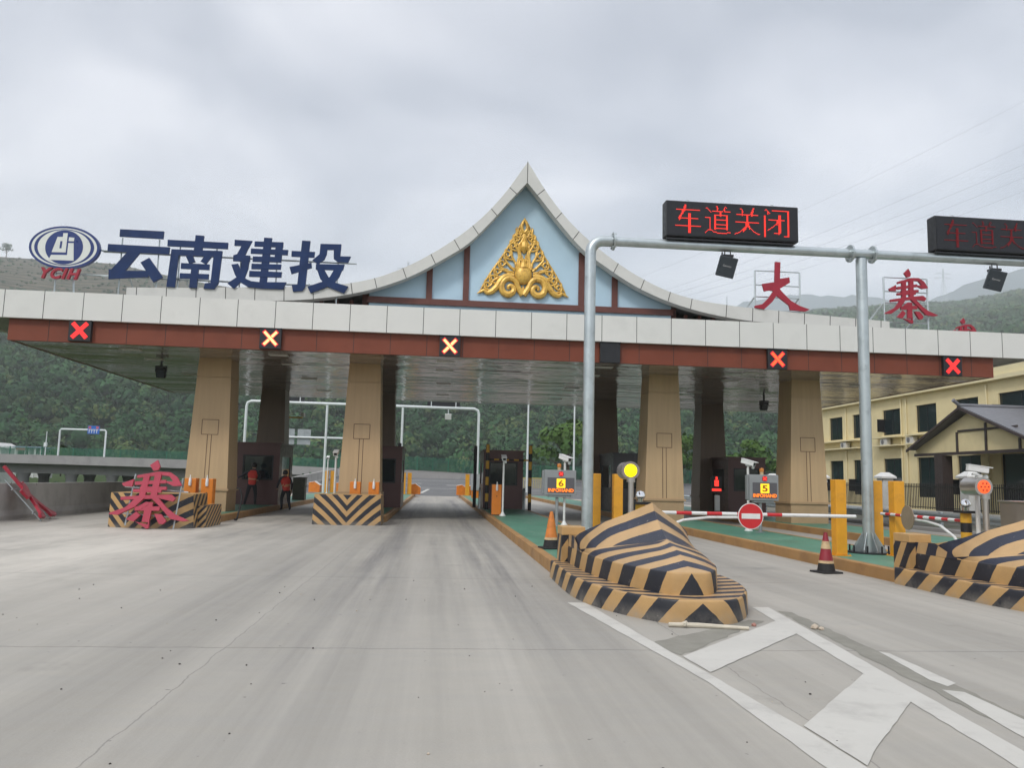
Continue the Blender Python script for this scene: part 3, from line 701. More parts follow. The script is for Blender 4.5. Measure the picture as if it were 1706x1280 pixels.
# swept gable
DX = [0, .72, 1.37, 2.13, 2.95, 3.85, 4.77, 5.75, 6.9, 8.87, 10.6, 12.7]
ZU = [12.21, 11.1, 10.30, 9.58, 8.96, 8.41, 7.99, 7.72, 7.57, 7.44, 7.34, 7.25]
DL = [0, .5, 1.17, 1.9, 2.79, 3.7, 4.72, 5.8, 6.9, 8.9, 12.7]
ZL = [11.48, 10.89, 10.07, 9.28, 8.64, 8.09, 7.65, 7.34, 7.14, 6.98, 6.86]
def csp(xs, ys, q):                                          # smooth (monotone-ish) interpolation
    xs, ys = np.array(xs), np.array(ys); d = np.gradient(ys, xs); out_ = []
    for x in np.atleast_1d(q):
        i = int(np.clip(np.searchsorted(xs, x) - 1, 0, len(xs) - 2)); h = xs[i + 1] - xs[i]; t = np.clip((x - xs[i]) / h, 0, 1)
        out_.append((2 * t**3 - 3 * t**2 + 1) * ys[i] + (t**3 - 2 * t**2 + t) * h * d[i] + (-2 * t**3 + 3 * t**2) * ys[i + 1] + (t**3 - t**2) * h * d[i + 1])
    return np.array(out_)
GX = 2.74; qs = np.concatenate([np.linspace(0, 6, 41), np.linspace(6.3, 12.7, 22)])
zu, zl = csp(DX, ZU, qs), csp(DL, ZL, qs)
mb = MB()
for sgn in (-1, 1):
    V = []; F = []
    for x, a, b in zip(qs, zu, zl):
        X_ = GX + sgn * x; V += [(X_, 26.0, a), (X_, 26.0, b), (X_, 26.4, b), (X_, 26.4, a)]
    for i in range(len(qs) - 1):
        for k in range(4): F.append((4 * i + k, 4 * i + (k + 1) % 4, 4 * i + 4 + (k + 1) % 4, 4 * i + 4 + k))
    F.append(tuple(4 * (len(qs) - 1) + k for k in range(4)))
    mb.add(V, F, 0)
    s_ = 0; last = 0; nxt = .95
    for i in range(1, len(qs)):
        s_ += math.hypot(qs[i] - qs[i - 1], zu[i] - zu[i - 1])
        if s_ >= nxt:
            nxt += .93; x = qs[i]; tz = (zu[i] - zu[i - 1]) / (qs[i] - qs[i - 1]); a = zu[i]
            nn = Vector((tz, -1)).normalized(); b_ = None          # inward normal (x,z) down
            lo = zl[i]; ln = (a - lo) * .93 / (1 + abs(tz) * .25)
            p0 = Vector((GX + sgn * x, a + .003)); dirv = Vector((sgn * nn.x * .75, nn.y)).normalized()
            ln = .05
            while (p0 + dirv * ln).y > np.interp(abs((p0 + dirv * ln).x - GX), qs, zl) + .004 and ln < 1: ln += .01
            p1 = p0 + dirv * ln; w_ = Vector((-dirv.y, dirv.x)) * .011
            Q = [p0 - w_, p0 + w_, p1 + w_, p1 - w_]
            mb.prism([(q.x, q.y) for q in Q], 25.997, 26.02, 1)
mb.bb(GX - .011, GX + .011, 25.996, 26.02, 11.48, 12.212, 1)
bo = mb.build('barge_board', [BARGE, SEAM], canopy, world=True)
mb = MB()
for sgn in (-1, 1):
    V = []; F = []
    for x, a in zip(qs, zu):
        X_ = GX + sgn * x; V += [(X_, 26.402, a - .02), (X_, 26.402, a - .17), (X_, 40.6, a - .17), (X_, 40.6, a - .02)]
    for i in range(len(qs) - 1):
        for k in range(4): F.append((4 * i + k, 4 * i + (k + 1) % 4, 4 * i + 4 + (k + 1) % 4, 4 * i + 4 + k))
    F += [(0, 1, 2, 3), tuple(4 * (len(qs) - 1) + k for k in range(4))]
    mb.add(V, F)
mb.build('gable_roof', mat('gable_roof_grey', (.30, .30, .29), .5), canopy, world=True)
mb = MB(); qq = np.linspace(0, 5.15, 40); zz = np.maximum(csp(DL, ZL, qq) + .12, 7.36)
poly = [(GX - x, z) for x, z in zip(qq[::-1], zz[::-1])] + [(GX + x, z) for x, z in zip(qq[1:], zz[1:])] + [(GX + 5.15, 6.45), (GX - 5.15, 6.45)]
mb.prism(poly, 26.62, 26.77); mb.build('gable_wall', LBLUE, canopy, world=True)
mb = MB(); mb.bb(GX - 9, GX - 5.16, 27.2, 27.3, 6.4, 7.3); mb.bb(GX + 5.16, GX + 9, 27.2, 27.3, 6.4, 7.3)
mb.build('gable_vent', DARK, canopy, world=True)
mb = MB(); mb.bb(GX - 5.2, GX + 5.2, 26.52, 26.618, 7.24, 7.44)
for x in (-.43, .80, 4.74, 5.90):
    z1 = float(csp(DL, ZL, [abs(x - GX)])[0]) + .1; mb.bb(x - .1, x + .1, 26.54, 26.618, 7.442, z1)
for sgn in (-1, 1):
    mb.bb(GX + sgn * 5.3 - .09, GX + sgn * 5.3 + .09, 26.82, 26.99, 6.45, 7.55)
    for k in range(4): mb.bb(GX + sgn * (5.75 + .5 * k) - .06, GX + sgn * (5.75 + .5 * k) + .06, 26.85, 27.0, 6.45, 7.35)
mb.build('gable_frame', TIMBER, canopy, world=True)
# gold openwork emblem
def emblem():
    mb = MB(); UX, UZ = .00238, .00257; yb = 26.57
    def W(u, v, y=0): return (GX + (u - 775) * UX, yb + y, 7.70 + (1130 - v) * UZ)
    def sw(pts, r, both=True, y=0, n=8):
        # catmull-rom through crop-space points
        P = [np.array(p, float) for p in pts]; P = [2 * P[0] - P[1]] + P + [2 * P[-1] - P[-2]]; Q = []; RR_ = []
        rs = r if isinstance(r, (list, tuple)) else [r] * len(pts)
        for i in range(1, len(P) - 2):
            for t in np.linspace(0, 1, 6, endpoint=(i == len(P) - 3)):
                a, b, c, d = P[i - 1:i + 3]
                Q.append(.5 * ((2 * b) + (c - a) * t + (2 * a - 5 * b + 4 * c - d) * t * t + (3 * b - a - 3 * c + d) * t**3))
                RR_.append((rs[i - 1] * (1 - t) + rs[min(i, len(rs) - 1)] * t) * .0025)
        for sg in ((1, -1) if both else (1,)):
            mb.tube([W(775 + sg * (q[0] - 775), q[1], y) for q in Q], RR_, n)
    def curl(cx, cy_, r, a0, turns, th, tail=None, dirn=1):
        k = max(8, int(10 * turns)); pts = []; rs = []
        for i in range(k + 1):
            t = i / k; a = a0 + dirn * t * turns * 2 * math.pi; q = r * (1 - .72 * t)
            pts.append((cx + q * math.cos(a), cy_ + q * math.sin(a))); rs.append(th * (1 - .35 * t))
        if tail: pts = list(tail) + pts; rs = [th * .45] + [th] * (len(tail) - 1) + rs
        sw(pts, rs)
    # centre bulb and flame
    c = W(770, 855, -.03); mb.ball(c, 1, 0, 20, 14, (.30, .17, .34))
    sw([(775, 760), (772, 690), (776, 630)], [70, 42, 8], False, -.03)
    for dx, h in ((-60, 640), (-110, 700), (-25, 585), (-85, 585)): sw([(775 + dx * .9, 780), (775 + dx * 1.05, 700), (775 + dx * .9, h)], [24, 18, 5], True, -.02)
    # big lower volutes
    sw([(770, 1125), (705, 1030), (660, 940), (580, 905), (500, 935), (462, 1010), (490, 1095), (560, 1125), (625, 1095), (640, 1040), (600, 1005), (560, 1020), (562, 1055)],
       [46, 40, 40, 42, 42, 44, 46, 48, 42, 36, 30, 24, 18], True, -.02)
    sw([(770, 1120), (775, 1060), (775, 1000)], [30, 18, 8], False)
    # legs
    sw([(640, 870), (520, 880), (450, 940), (400, 1020), (330, 1090), (265, 1112), (215, 1085), (165, 1105), (118, 1128)], [26, 40, 46, 46, 42, 32, 24, 16, 5], True, -.01)
    sw([(640, 850), (560, 850), (505, 862)], [14, 24, 10]); sw([(640, 825), (580, 815), (500, 800)], [14, 20, 8]); sw([(645, 895), (560, 900), (490, 900)], [18, 20, 10], True, -.02)
    # flank band of curls
    for (x, y, r) in ((262, 1010, 46), (335, 915, 48), (398, 825, 48), (462, 715, 52), (540, 585, 54), (610, 460, 46), (650, 380, 34), (692, 285, 34)):
        curl(x, y, r, 2.4, 1.25, 15, [(x + 95, y + 70), (x + 25, y + 62), (x - 40, y + 40)])
        sw([(x - 30, y - 18), (x - 36, y - 58), (x - 18, y - 88)], [16, 12, 3])
        sw([(x + 30, y + 15), (x + 62, y - 20), (x + 60, y - 60)], [14, 12, 4])
    # ribs from the bulb outwards
    for P_ in ([(650, 800), (560, 720), (495, 640), (500, 560)], [(690, 740), (620, 640), (590, 560), (590, 480)], [(640, 860), (500, 800), (420, 790)],
               [(700, 700), (700, 560), (640, 440), (650, 400)], [(730, 660), (720, 560), (690, 470)], [(660, 770), (600, 760), (540, 700)], [(600, 890), (480, 880), (370, 930), (280, 1000)]):
        sw(P_, [16, 18, 16, 8][:len(P_)] if len(P_) < 5 else 15)
    sw([(150, 1110), (230, 960), (330, 800), (430, 660), (520, 520), (600, 380), (680, 240), (740, 130)], [8, 13, 13, 13, 13, 13, 13, 13], True, .02)
    # spine leaf and tip ring
    sw([(775, 560), (776, 480), (778, 410), (780, 350)], [16, 58, 44, 8], False, -.02)
    sw([(775, 530), (730, 500), (700, 450), (735, 400), (770, 330), (775, 270)], [18, 22, 18, 18, 18, 14])
    sw([(770, 300), (730, 340), (712, 300), (690, 240)], [14, 20, 16, 6])
    sw([(778, 275), (742, 240), (732, 185), (752, 130), (782, 72)], [22, 24, 24, 20, 6], True, -.01)
    sw([(715, 220), (725, 260), (760, 290)], [8, 22, 12])
    mb.build('emblem', GOLD, canopy, smooth=True, world=True)
emblem()
# ------------------------------------------------------------------ lane signals under the fascia
def lane_signal(x, z, mats, label, lit=True, s=1.):
    t = thing('lane_signal', (x, 25.36, z), label, 'lane signal', 'lane signals hung along the brown band')
    mb = MB(); mb.bb(-.33, .33, -.02, .11, -.33, .33); mb.bb(-.35, .35, -.05, -.02, .31, .35); mb.bb(-.1, .1, 0, .11, .33, .40)
    mb.build('housing', BLACK, t, bevel=.012)
    if lit:
        for k, a in enumerate((R(47), R(-47))):
            mb = MB(); M = Matrix.Rotation(-a, 3, 'Y')
            for j in range(-8, 9):
                for q, hh in ((-1.42, .024), (-.72, .024), (0, .024), (.72, .024), (1.42, .024)):
                    p = M @ Vector((j * .037, 0, q * .036)); mb.box((p.x, -.028 - .002 * k, p.z), (.034, .012, hh), 1 if abs(q) > 1 or abs(j) == 8 else 0, M=M)
            mb.build('cross_bar', mats, t)
    return t
lane_signal(-10.98, 5.70, [XRED, XRED], 'red cross lane signal, leftmost of the row')
lane_signal(-5.28, 5.69, [XHOT, GLOWED], 'pale yellow cross lane signal right of the far left column top')
lane_signal(.31, 5.67, [XHOT, GLOWED], 'pale yellow cross lane signal over the open centre lane')
lane_signal(5.5, 5.66, [XRED, XRED], 'unlit black lane signal just right of the near gantry post', lit=False)
lane_signal(11.12, 5.66, [XORG, GLOWED], 'orange cross lane signal right of the third front column')
lane_signal(17.25, 5.66, [XRED, XRED], 'red cross lane signal at the right end of the brown band')
for x, y, l in ((-9.75, 29.1, 'black floodlight under the canopy left of the leftmost column'), (14.1, 33.6, 'small black floodlight under the canopy beside the rightmost column')):
    t = thing('floodlight', (x, y, 5.35), l, 'floodlight', 'floodlights under the canopy')
    mb = MB(); mb.bb(-.03, .03, -.03, .03, -.22, 0); mb.bb(-.2, -.17, -.03, .03, -.4, -.18); mb.bb(.17, .2, -.03, .03, -.4, -.18); mb.bb(-.2, .2, -.03, .03, -.22, -.18); mb.build('bracket', BLACK, t)
    mb = MB(); M = Matrix.Rotation(R(30), 3, 'X'); mb.box((0, 0, -.42), (.32, .16, .36), 0, M=M); mb.build('lamp_body', BLACK, t, bevel=.02)
    mb = MB(); mb.box((0, -.085, -.47), (.27, .01, .3), 0, M=M); mb.build('lens', GLASS, t)
# ------------------------------------------------------------------ roof lettering
def strokes(mb, box, world, S, y, th, mi=0, sh=.045):
    """S: list of polygons (crop px, v down) or (x0,y0,x1,y1,width) bars"""
    u0, u1, v0, v1 = box; a0, a1, b0, b1 = world
    um = (u0 + u1) / 2; f0 = lambda u, v: (a0 + (u - u0) / (u1 - u0) * (a1 - a0), b1 + (v - v0) / (v1 - v0) * (b0 - b1)); f = lambda u, v: f0(u, v - sh * (u - um))
    for k, s in enumerate(S):
        if isinstance(s[0], (int, float)):
            x0, y0, x1, y1, w_ = s; d = Vector((x1 - x0, y1 - y0)); n = Vector((-d.y, d.x)).normalized() * w_ / 2
            pl = [(x0 + n.x, y0 + n.y), (x1 + n.x, y1 + n.y), (x1 - n.x, y1 - n.y), (x0 - n.x, y0 - n.y)]
        else: pl = s
        mb.prism([f(*p) for p in pl], y - .0017 * (k % 11), y + th, mi)
YUN = ((510, 770, 125, 380), (-10.62, -8.72, 7.42, 9.15), [[(555, 125), (740, 133), (739, 170), (555, 160)], [(510, 197), (770, 210), (768, 244), (510, 232)],
       [(600, 225), (655, 225), (575, 350), (525, 330)], [(522, 318), (575, 325), (690, 325), (690, 355), (565, 362), (524, 366)], [(652, 285), (687, 262), (751, 355), (712, 380)]])
NAN = ((797, 1058, 137, 390), (-8.80, -6.92, 7.30, 9.06), [[(797, 160), (1058, 172), (1058, 202), (797, 190)], [(915, 137), (952, 140), (948, 222), (912, 222)], [(816, 205), (850, 206), (842, 384), (806, 382)],
       [(816, 205), (1036, 212), (1034, 240), (816, 232)], [(1000, 210), (1036, 212), (1028, 365), (1012, 392), (966, 390), (970, 365), (994, 362)],
       [(880, 238), (908, 232), (922, 265), (896, 272)], [(945, 262), (962, 232), (990, 240), (968, 276)], [(862, 270), (984, 276), (984, 302), (862, 296)], [(860, 318), (984, 322), (984, 346), (860, 342)], [(908, 275), (940, 275), (936, 388), (904, 386)]])
JIAN = ((0, 740, 190, 870), (-6.87, -5.00, 7.37, 9.08), [[(60, 220), (280, 235), (230, 345), (200, 425), (265, 430), (265, 510), (55, 500), (55, 425), (100, 410), (150, 300), (60, 298)],
       [(170, 440), (265, 430), (250, 600), (215, 720), (90, 865), (5, 795), (110, 715), (155, 600)], [(38, 548), (120, 535), (155, 610), (230, 735), (300, 765), (390, 775), (735, 778), (700, 870), (430, 862), (260, 840), (180, 790), (95, 690)],
       [(425, 190), (525, 195), (490, 800), (400, 800)], [(310, 240), (668, 250), (668, 318), (310, 305)], [(575, 250), (668, 250), (655, 520), (570, 500)], [(270, 335), (735, 352), (730, 420), (270, 400)], [(300, 440), (660, 445), (655, 515), (300, 508)], [(290, 535), (660, 545), (655, 610), (290, 605)], [(268, 630), (672, 645), (668, 715), (268, 705)]])
TOU = ((830, 1545, 220, 915), (-4.95, -3.0, 7.33, 9.08), [[(962, 220), (1060, 225), (1030, 830), (1000, 885), (890, 895), (870, 805), (935, 800)], [(848, 358), (1120, 370), (1115, 445), (848, 432)], [(833, 572), (1085, 512), (1095, 580), (860, 665)],
       [(1180, 262), (1268, 262), (1260, 400), (1235, 470), (1160, 535), (1095, 480), (1175, 400)], [(1180, 262), (1425, 265), (1425, 340), (1180, 338)], [(1335, 265), (1425, 265), (1420, 425), (1545, 428), (1515, 510), (1390, 500), (1345, 460)],
       [(1140, 530), (1475, 535), (1460, 612), (1140, 602)], [(1370, 570), (1472, 540), (1420, 700), (1370, 775), (1240, 855), (1095, 915), (1055, 830), (1220, 765), (1310, 700)], [(1150, 590), (1245, 610), (1300, 710), (1380, 775), (1530, 825), (1485, 918), (1290, 830), (1200, 730)]])
YL = 25.95
for ch, lab in ((YUN, 'navy blue Chinese character of two bars over a triangle, next to the oval logo'), (NAN, 'navy blue boxed Chinese character, second of the four blue ones'),
                (JIAN, 'navy blue Chinese character with many crossbars, third of the four blue ones'), (TOU, 'navy blue Chinese character nearest the gable, last of the four blue ones')):
    a0, a1, b0, b1 = ch[1]; cx = (a0 + a1) / 2
    t = thing('sign_character', (cx, YL, 6.4), lab, 'sign letter', 'blue roof characters')
    mb = MB(); strokes(mb, *ch, YL, .07); mb.build('letter', NAVY, t, world=True)
    mb = MB()
    for x in (cx - .6, cx + .55):
        mb.tube([(x, YL + .22, 6.38), (x, YL + .22, b1 - .25)], .022, 6)
    mb.tube([(cx - .35, YL + .24, b0 + .35), (cx - .1, YL + 1.1, 6.4)], .02, 6); mb.tube([(cx + .35, YL + .24, b0 + .3), (cx + .75, YL + 1.1, 6.4)], .02, 6)
    mb.tube([(cx - 1.15, YL + .22, 8.42), (cx + 1.15, YL + .22, 8.42)], .03, 6); mb.tube([(cx - 1.15, YL + .22, 7.62), (cx + 1.15, YL + .22, 7.62)], .03, 6)
    mb.build('frame', GALV, t, world=True)
# oval company logo
t = thing('logo_sign', (-11.93, YL, 6.4), 'oval blue and white company logo over red letters on the left of the roof', 'logo sign')
def ell(mb, a, b, y0, y1, mi, cx=-11.93, cz=8.44, n=56, pw=1.): mb.prism([(cx + a * math.cos(2 * math.pi * k / n), cz + b * math.sin(2 * math.pi * k / n)) for k in range(n)], y0, y1, mi)
mb = MB()
ell(mb, 1.07, .69, YL, YL + .14, 0); ell(mb, .99, .625, YL - .004, YL + .01, 1); ell(mb, .905, .59, YL - .008, YL + .01, 0); ell(mb, .80, .565, YL - .012, YL + .01, 1); ell(mb, .57, .555, YL - .016, YL + .01, 0)
mb.build('oval', [LOGOB, LOGOW], t, world=True)
mb = MB(); lb = ((100, 770, 95, 485), (-13.0, -10.86, 7.75, 9.13))
strokes(mb, *lb, [[(365, 195), (415, 195), (415, 160), (458, 160), (454, 338), (322, 335)], [(474, 198), (524, 203), (522, 236), (472, 234)], [(472, 252), (522, 252), (536, 414), (300, 406), (320, 360), (470, 362)]], YL - .022, .015)
mb.build('monogram', LOGOW, t, world=True)
mb = MB(); strokes(mb, *lb, [[(396, 235), (415, 235), (412, 300), (392, 300)]], YL - .026, .01); mb.build('monogram_slot', LOGOB, t, world=True)
mb = MB(); text_into(mb, 'YCIH', .46, (-11.95, YL - .02, 7.58), 0, .05, .017, .30, 1.0, 1.17); mb.build('lettering', RED, t, world=True)
mb = MB(); mb.tube([(-11.55, YL + .2, 6.38), (-11.7, YL + .2, 7.9)], .03, 6); mb.tube([(-12.2, YL + .2, 6.38), (-12.2, YL + .2, 7.9)], .025, 6)
mb.tube([(-10.9, YL + .2, 8.45), (-10.4, YL + .2, 8.45)], .03, 6); mb.tube([(-12.6, YL + .22, 7.64), (-10.3, YL + .22, 7.64)], .025, 6); mb.build('frame', GALV, t, world=True)
DA = ((80, 560, 65, 505), [[(265, 65), (310, 68), (303, 215), (385, 203), (389, 250), (300, 305), (320, 332), (395, 410), (470, 455), (560, 488), (520, 505), (390, 492), (378, 450), (272, 365), (235, 420), (165, 485), (85, 471), (85, 455), (150, 440), (205, 385), (245, 325), (215, 318), (168, 328), (150, 262), (258, 245)]])
SAI = ((1175, 1625, 120, 605), [[(1385, 120), (1405, 165), (1398, 192), (1372, 198), (1347, 160)], [(1212, 300), (1275, 265), (1272, 318), (1225, 318)],
       [(1288, 238), (1400, 203), (1470, 203), (1515, 235), (1548, 292), (1500, 300), (1440, 268), (1495, 268), (1470, 232), (1420, 226), (1290, 256)],
       (1285, 294, 1455, 270, 24), (1318, 326, 1465, 318, 22), (1283, 346, 1440, 340, 20), [(1222, 395), (1350, 375), (1500, 360), (1530, 385), (1515, 408), (1440, 392), (1225, 415)],
       (1343, 225, 1338, 390, 34), (1405, 215, 1402, 390, 36), [(1318, 380), (1360, 385), (1310, 460), (1225, 520), (1178, 518), (1180, 508), (1260, 465)],
       [(1385, 385), (1430, 385), (1490, 455), (1540, 495), (1625, 535), (1590, 542), (1520, 530), (1450, 450)], (1387, 420, 1385, 560, 40), (1312, 470, 1450, 462, 30),
       [(1325, 490), (1350, 515), (1320, 560), (1275, 548)], [(1330, 560), (1400, 575), (1405, 540), (1410, 602), (1398, 606)], [(1425, 500), (1465, 500), (1500, 545), (1485, 568), (1462, 568)], (1375, 430, 1330, 470, 26)])
def red_char(S, world, y, label, frame=True, parent=None, mt=RED):
    a0, a1, b0, b1 = world; cx = (a0 + a1) / 2
    t = thing('sign_character', (cx, y, b0 if frame is False else 6.4), label, 'sign letter', 'red characters taken down' if frame is False else 'red roof characters')
    mb = MB(); strokes(mb, S[0], world, S[1], y, .08); mb.build('letter', mt, t, world=True)
    mb = MB()
    if frame is None:
        mb.tube([(cx, y + .15, b0 - .1), (cx, y + .15, b1 - .5)], .03, 6)
    elif frame:
        xl, xr = cx - .88, cx + .72; zt_ = b1 - .3
        for x in (xl, xr): mb.tube([(x, y + .2, 6.38), (x, y + .2, zt_)], .03, 6)
        for z in (zt_, zt_ - .5, zt_ - .92, b0 + .05): mb.tube([(xl, y + .2, z), (xr, y + .2, z)], .022, 6)
        mb.tube([(xl, y + .2, 7.95), (xl - .9, y + 1.2, 6.4)], .03, 6); mb.tube([(xr, y + .2, 8.0), (xr - .9, y + 1.2, 6.4)], .03, 6)
    else:
        xl, xr = cx - .6, cx + .6
        for x in (xl, xr): mb.tube([(x, y + .17, b0 + .05), (x, y + .17, b1 - .4)], .02, 6)
        for z in (b0 + .35, b1 - .75): mb.tube([(xl - .2, y + .17, z), (xr + .2, y + .17, z)], .02, 6)
    mb.build('frame', GALV, t, world=True); return t
red_char(DA, (10.60, 12.57, 7.42, 9.16), YL, 'red brush-style character with three strokes on the roof, left of the second gantry post')
red_char(SAI, (15.27, 17.2, 7.2, 9.15), YL, 'red brush-style character of many strokes on the roof, right of the second gantry post')
red_char(SAI, (17.95, 19.25, 6.25, 7.62), YL + .6, 'small red character mostly hidden behind the right end of the fascia', frame=None)
# the taken-down characters on the ground
fz = red_char(SAI, (-8.28, -6.28, 0.02, 1.80), 21.55, 'faded red character leaning on the striped block at left', frame=False, mt=REDF)
fz.rotation_euler = (R(-9), R(4), 0)
ln = red_char(DA, (-1.0, 1.0, 0.0, 1.95), 0, 'red character leaning edge-on against the concrete wall', frame=False, mt=RED)
ln.location = (-11.0, 24.7, .08); ln.rotation_euler = (R(-41), 0, R(104))
# ------------------------------------------------------------------ hazard-striped crash bumper
def bumper(loc, label):
    t = thing('crash_bumper', loc, label, 'crash bumper', 'striped concrete bumpers at the island ends')
    Y0 = 8.6
    def sym(P): L_ = [(-x, y) for x, y in P]; return L_ + [(x, y) for x, y in P[::-1]][1:]
    def dens(P, st=.08):
        out_ = [P[0]]
        for a, b in zip(P, P[1:]):
            k = max(1, int(math.dist(a, b) / st)); out_ += [(a[0] + (b[0] - a[0]) * j / k, a[1] + (b[1] - a[1]) * j / k) for j in range(1, k + 1)]
        return out_
    def smooth(P, it=2):
        for _ in range(it):
            Q = [P[0]]
            for a, b in zip(P, P[1:]): Q += [(a[0] * .75 + b[0] * .25, a[1] * .75 + b[1] * .25), (a[0] * .25 + b[0] * .75, a[1] * .25 + b[1] * .75)]
            P = Q + [P[-1]]
        return P
    h1 = smooth([(1.08, 12.7), (1.10, 11.4), (1.08, 10.4), (.90, 9.6), (.70, 9.15), (.46, 8.76), (.28, 8.64), (0, 8.61)])
    h2 = smooth([(.84, 12.7), (.83, 11.6), (.76, 10.6), (.62, 9.9), (.40, 9.3), (.24, 9.05), (.15, 9.0), (0, 8.99)])
    p1, p2 = dens(sym(h1)), dens(sym(h2))
    def wall(p, z0, z1, a, c, y0, per, off, ins=0.):
        mb = MB(); V = []; U = []; ZS = [z0 + (z1 - .022 - z0) * k / 3 for k in range(4)] + [z1 - .010, z1 - .003, z1]; IN = [0, 0, 0, 0, .004, .011, .022]; nz = len(ZS)
        for j in range(nz):
            z = ZS[j]; k_ = (z - z0) / (z1 - z0)
            for x, y in p:
                q = 1 - ins * k_ - IN[j]; V.append((x * q, y + ins * .6 * k_ + IN[j] - Y0, z)); U.append((y - y0 + a * abs(x) + c * (z - z0)) / per + off)
        n = len(p); F = [(j * n + i, j * n + i + 1, (j + 1) * n + i + 1, (j + 1) * n + i) for j in range(nz - 1) for i in range(n - 1)]
        return mb.add(V, F, 0, U)
    # lower tier
    mb = wall(p1, -.05, .255, 1., 1.25, 8.62, .66, .5, .012)
    V = []; U = []; n = len(p1)
    q1 = [(x * (1 - .012 - .022), y + .007 + .022) for x, y in p1]
    k2 = np.linspace(0, len(p2) - 1, n); q2 = [(np.interp(i, range(len(p2)), [p[0] for p in p2]) * .97, np.interp(i, range(len(p2)), [p[1] for p in p2]) + .03) for i in k2]
    for rr in range(4):
        for a, b in zip(q1, q2):
            x = a[0] + (b[0] - a[0]) * rr / 3; y = a[1] + (b[1] - a[1]) * rr / 3; V.append((x, y - Y0, .255)); U.append((y - .35 * abs(x)) / .29 + .4)
    F = [(r * n + i, r * n + i + 1, (r + 1) * n + i + 1, (r + 1) * n + i) for r in range(3) for i in range(n - 1)]
    mb.add(V, F, 1, U); mb.build('lower_tier', [STRIPE, STRIPET], t, smooth=True)
    # upper tier
    mb = wall(p2, .24, .505, 1., .66, 8.99, .72, .764, .01); mb.build('upper_tier', STRIPE, t, smooth=True)
    # sloping top: edge E -> crease C -> crest K -> back
    ex = np.array([p[0] for p in p2]); ey = np.array([p[1] for p in p2])
    arc = np.concatenate([[0], np.cumsum(np.hypot(np.diff(ex), np.diff(ey)))]); mid = arc[-1] / 2
    def EC(tt):
        u = abs(tt); sg = 1 if tt >= 0 else -1; q = mid + tt * mid * .74
        E_ = np.array([np.interp(q, arc, ex) * .968, np.interp(q, arc, ey) + .028, .505])
        C_ = np.array([sg * .81 * math.sin(u * 1.45) / math.sin(1.45), 9.98 + 1.57 * u**1.3, .80 - .27 * u**.9])
        KU = (0, .12, .25, .5, .75, .9, 1); K_ = np.array([sg * np.interp(u, KU, (0, .15, .30, .56, .74, .80, .82)), np.interp(u, KU, (10.68, 10.83, 10.98, 11.24, 11.5, 11.75, 12.0)), np.interp(u, KU, (1.235, 1.145, 1.06, .925, .805, .735, .69))])
        return u, E_, C_, K_
    T = np.linspace(-1, 1, 81); ns = 9; l0 = 1.0
    Vs, Us, Vw, Uw, Vb, Ub = [], [], [], [], [], []
    for tt in T:
        u, E_, C_, K_ = EC(tt); ln_ = np.linalg.norm(C_ - E_); ue = (E_[1] - 8.99 + abs(E_[0]) + .17) / .72 + .764
        for j in range(ns):
            f = j / (ns - 1); p = E_ + (C_ - E_) * f; p[2] += .035 * math.sin(f * math.pi) * ln_; Vs.append(tuple(p - [0, Y0, 0])); Us.append(ue + 3.45 * f * min(1, ln_ / l0))
        for j in range(ns):
            f = 1 - j / (ns - 1); p = K_ + (C_ - K_) * f; p[1] += .09 * math.sin(f * math.pi); Vw.append(tuple(p - [0, Y0, 0])); Uw.append(2 * f - (f * 2 * u * u + (1 - f) * max(0, u - .45) * 1.2) + .02)
        for j in range(4):
            p = K_ + (np.array([K_[0], max(K_[1] + .1, 12.72 - .15 * (1 - u)), .30]) - K_) * j / 3; Vb.append(tuple(p - [0, Y0, 0])); Ub.append(.1)
    nT = len(T); G = lambda n: [(i * n + j, (i + 1) * n + j, (i + 1) * n + j + 1, i * n + j + 1) for i in range(nT - 1) for j in range(n - 1)]
    mb = MB(); mb.add(Vs, G(ns), 0, Us); mb.build('skirt', STRIPET, t, smooth=True)
    mb = MB(); mb.add(Vw, G(ns), 0, Uw); mb.add(Vb, G(4), 0, Ub)
    for sg in (-1, 1):
        _, E_, C_, K_ = EC(sg); n_ = 7; V = []; U = []
        for j in range(n_):
            f = j / (n_ - 1); lo = np.array([sg * .825, 11.3 + 1.4 * f, .50]); hi_ = (C_ + (K_ - C_) * f * 2 if f < .5 else K_ + (np.array([sg * .82, 12.7, .66]) - K_) * (f * 2 - 1)) + [sg * .012, 0, 0]
            for q in (lo, hi_): V.append(tuple(q - [0, Y0, 0])); U.append((q[1] + .5 * q[2]) / .5)
        mb.add(V, [(2 * j, 2 * j + 1, 2 * j + 3, 2 * j + 2) for j in range(n_ - 1)], 0, U)
    mb.build('deflector', STRIPET, t, smooth=True)
    for sg in (-1, 1):
        xa, xb = min(sg * .56, sg * .93), max(sg * .56, sg * .93); ya, yb_ = 12.5 - Y0, 12.95 - Y0
        mb = MB(); mb.bb(xa, xb, ya, yb_, .66, .79); eb = mb.build('end_block', mat('block_ochre', (.48, .295, .12), .5, 0, .08, 4), t, bevel=.01)
        mb = MB(); V = [(xa, ya, .15), (xb, ya, .15), (xb, ya, .659), (xa, ya, .659), (xa, yb_, .15), (xb, yb_, .15), (xb, yb_, .659), (xa, yb_, .659)]
        mb.add(V, [(0, 1, 2, 3), (1, 5, 6, 2), (4, 7, 6, 5), (0, 3, 7, 4)], 0, [(x * .8 * sg + y + z * .6) / .34 for x, y, z in V]); mb.build('end_post', STRIPE, t)
    return t
bmp = bumper((2.91, 8.6, 0), 'stepped striped crash bumper in the foreground beside the open lane')
copy_thing(bmp, (8.42, 8.35, 0), 'stepped striped crash bumper cut off by the right edge of the photo')
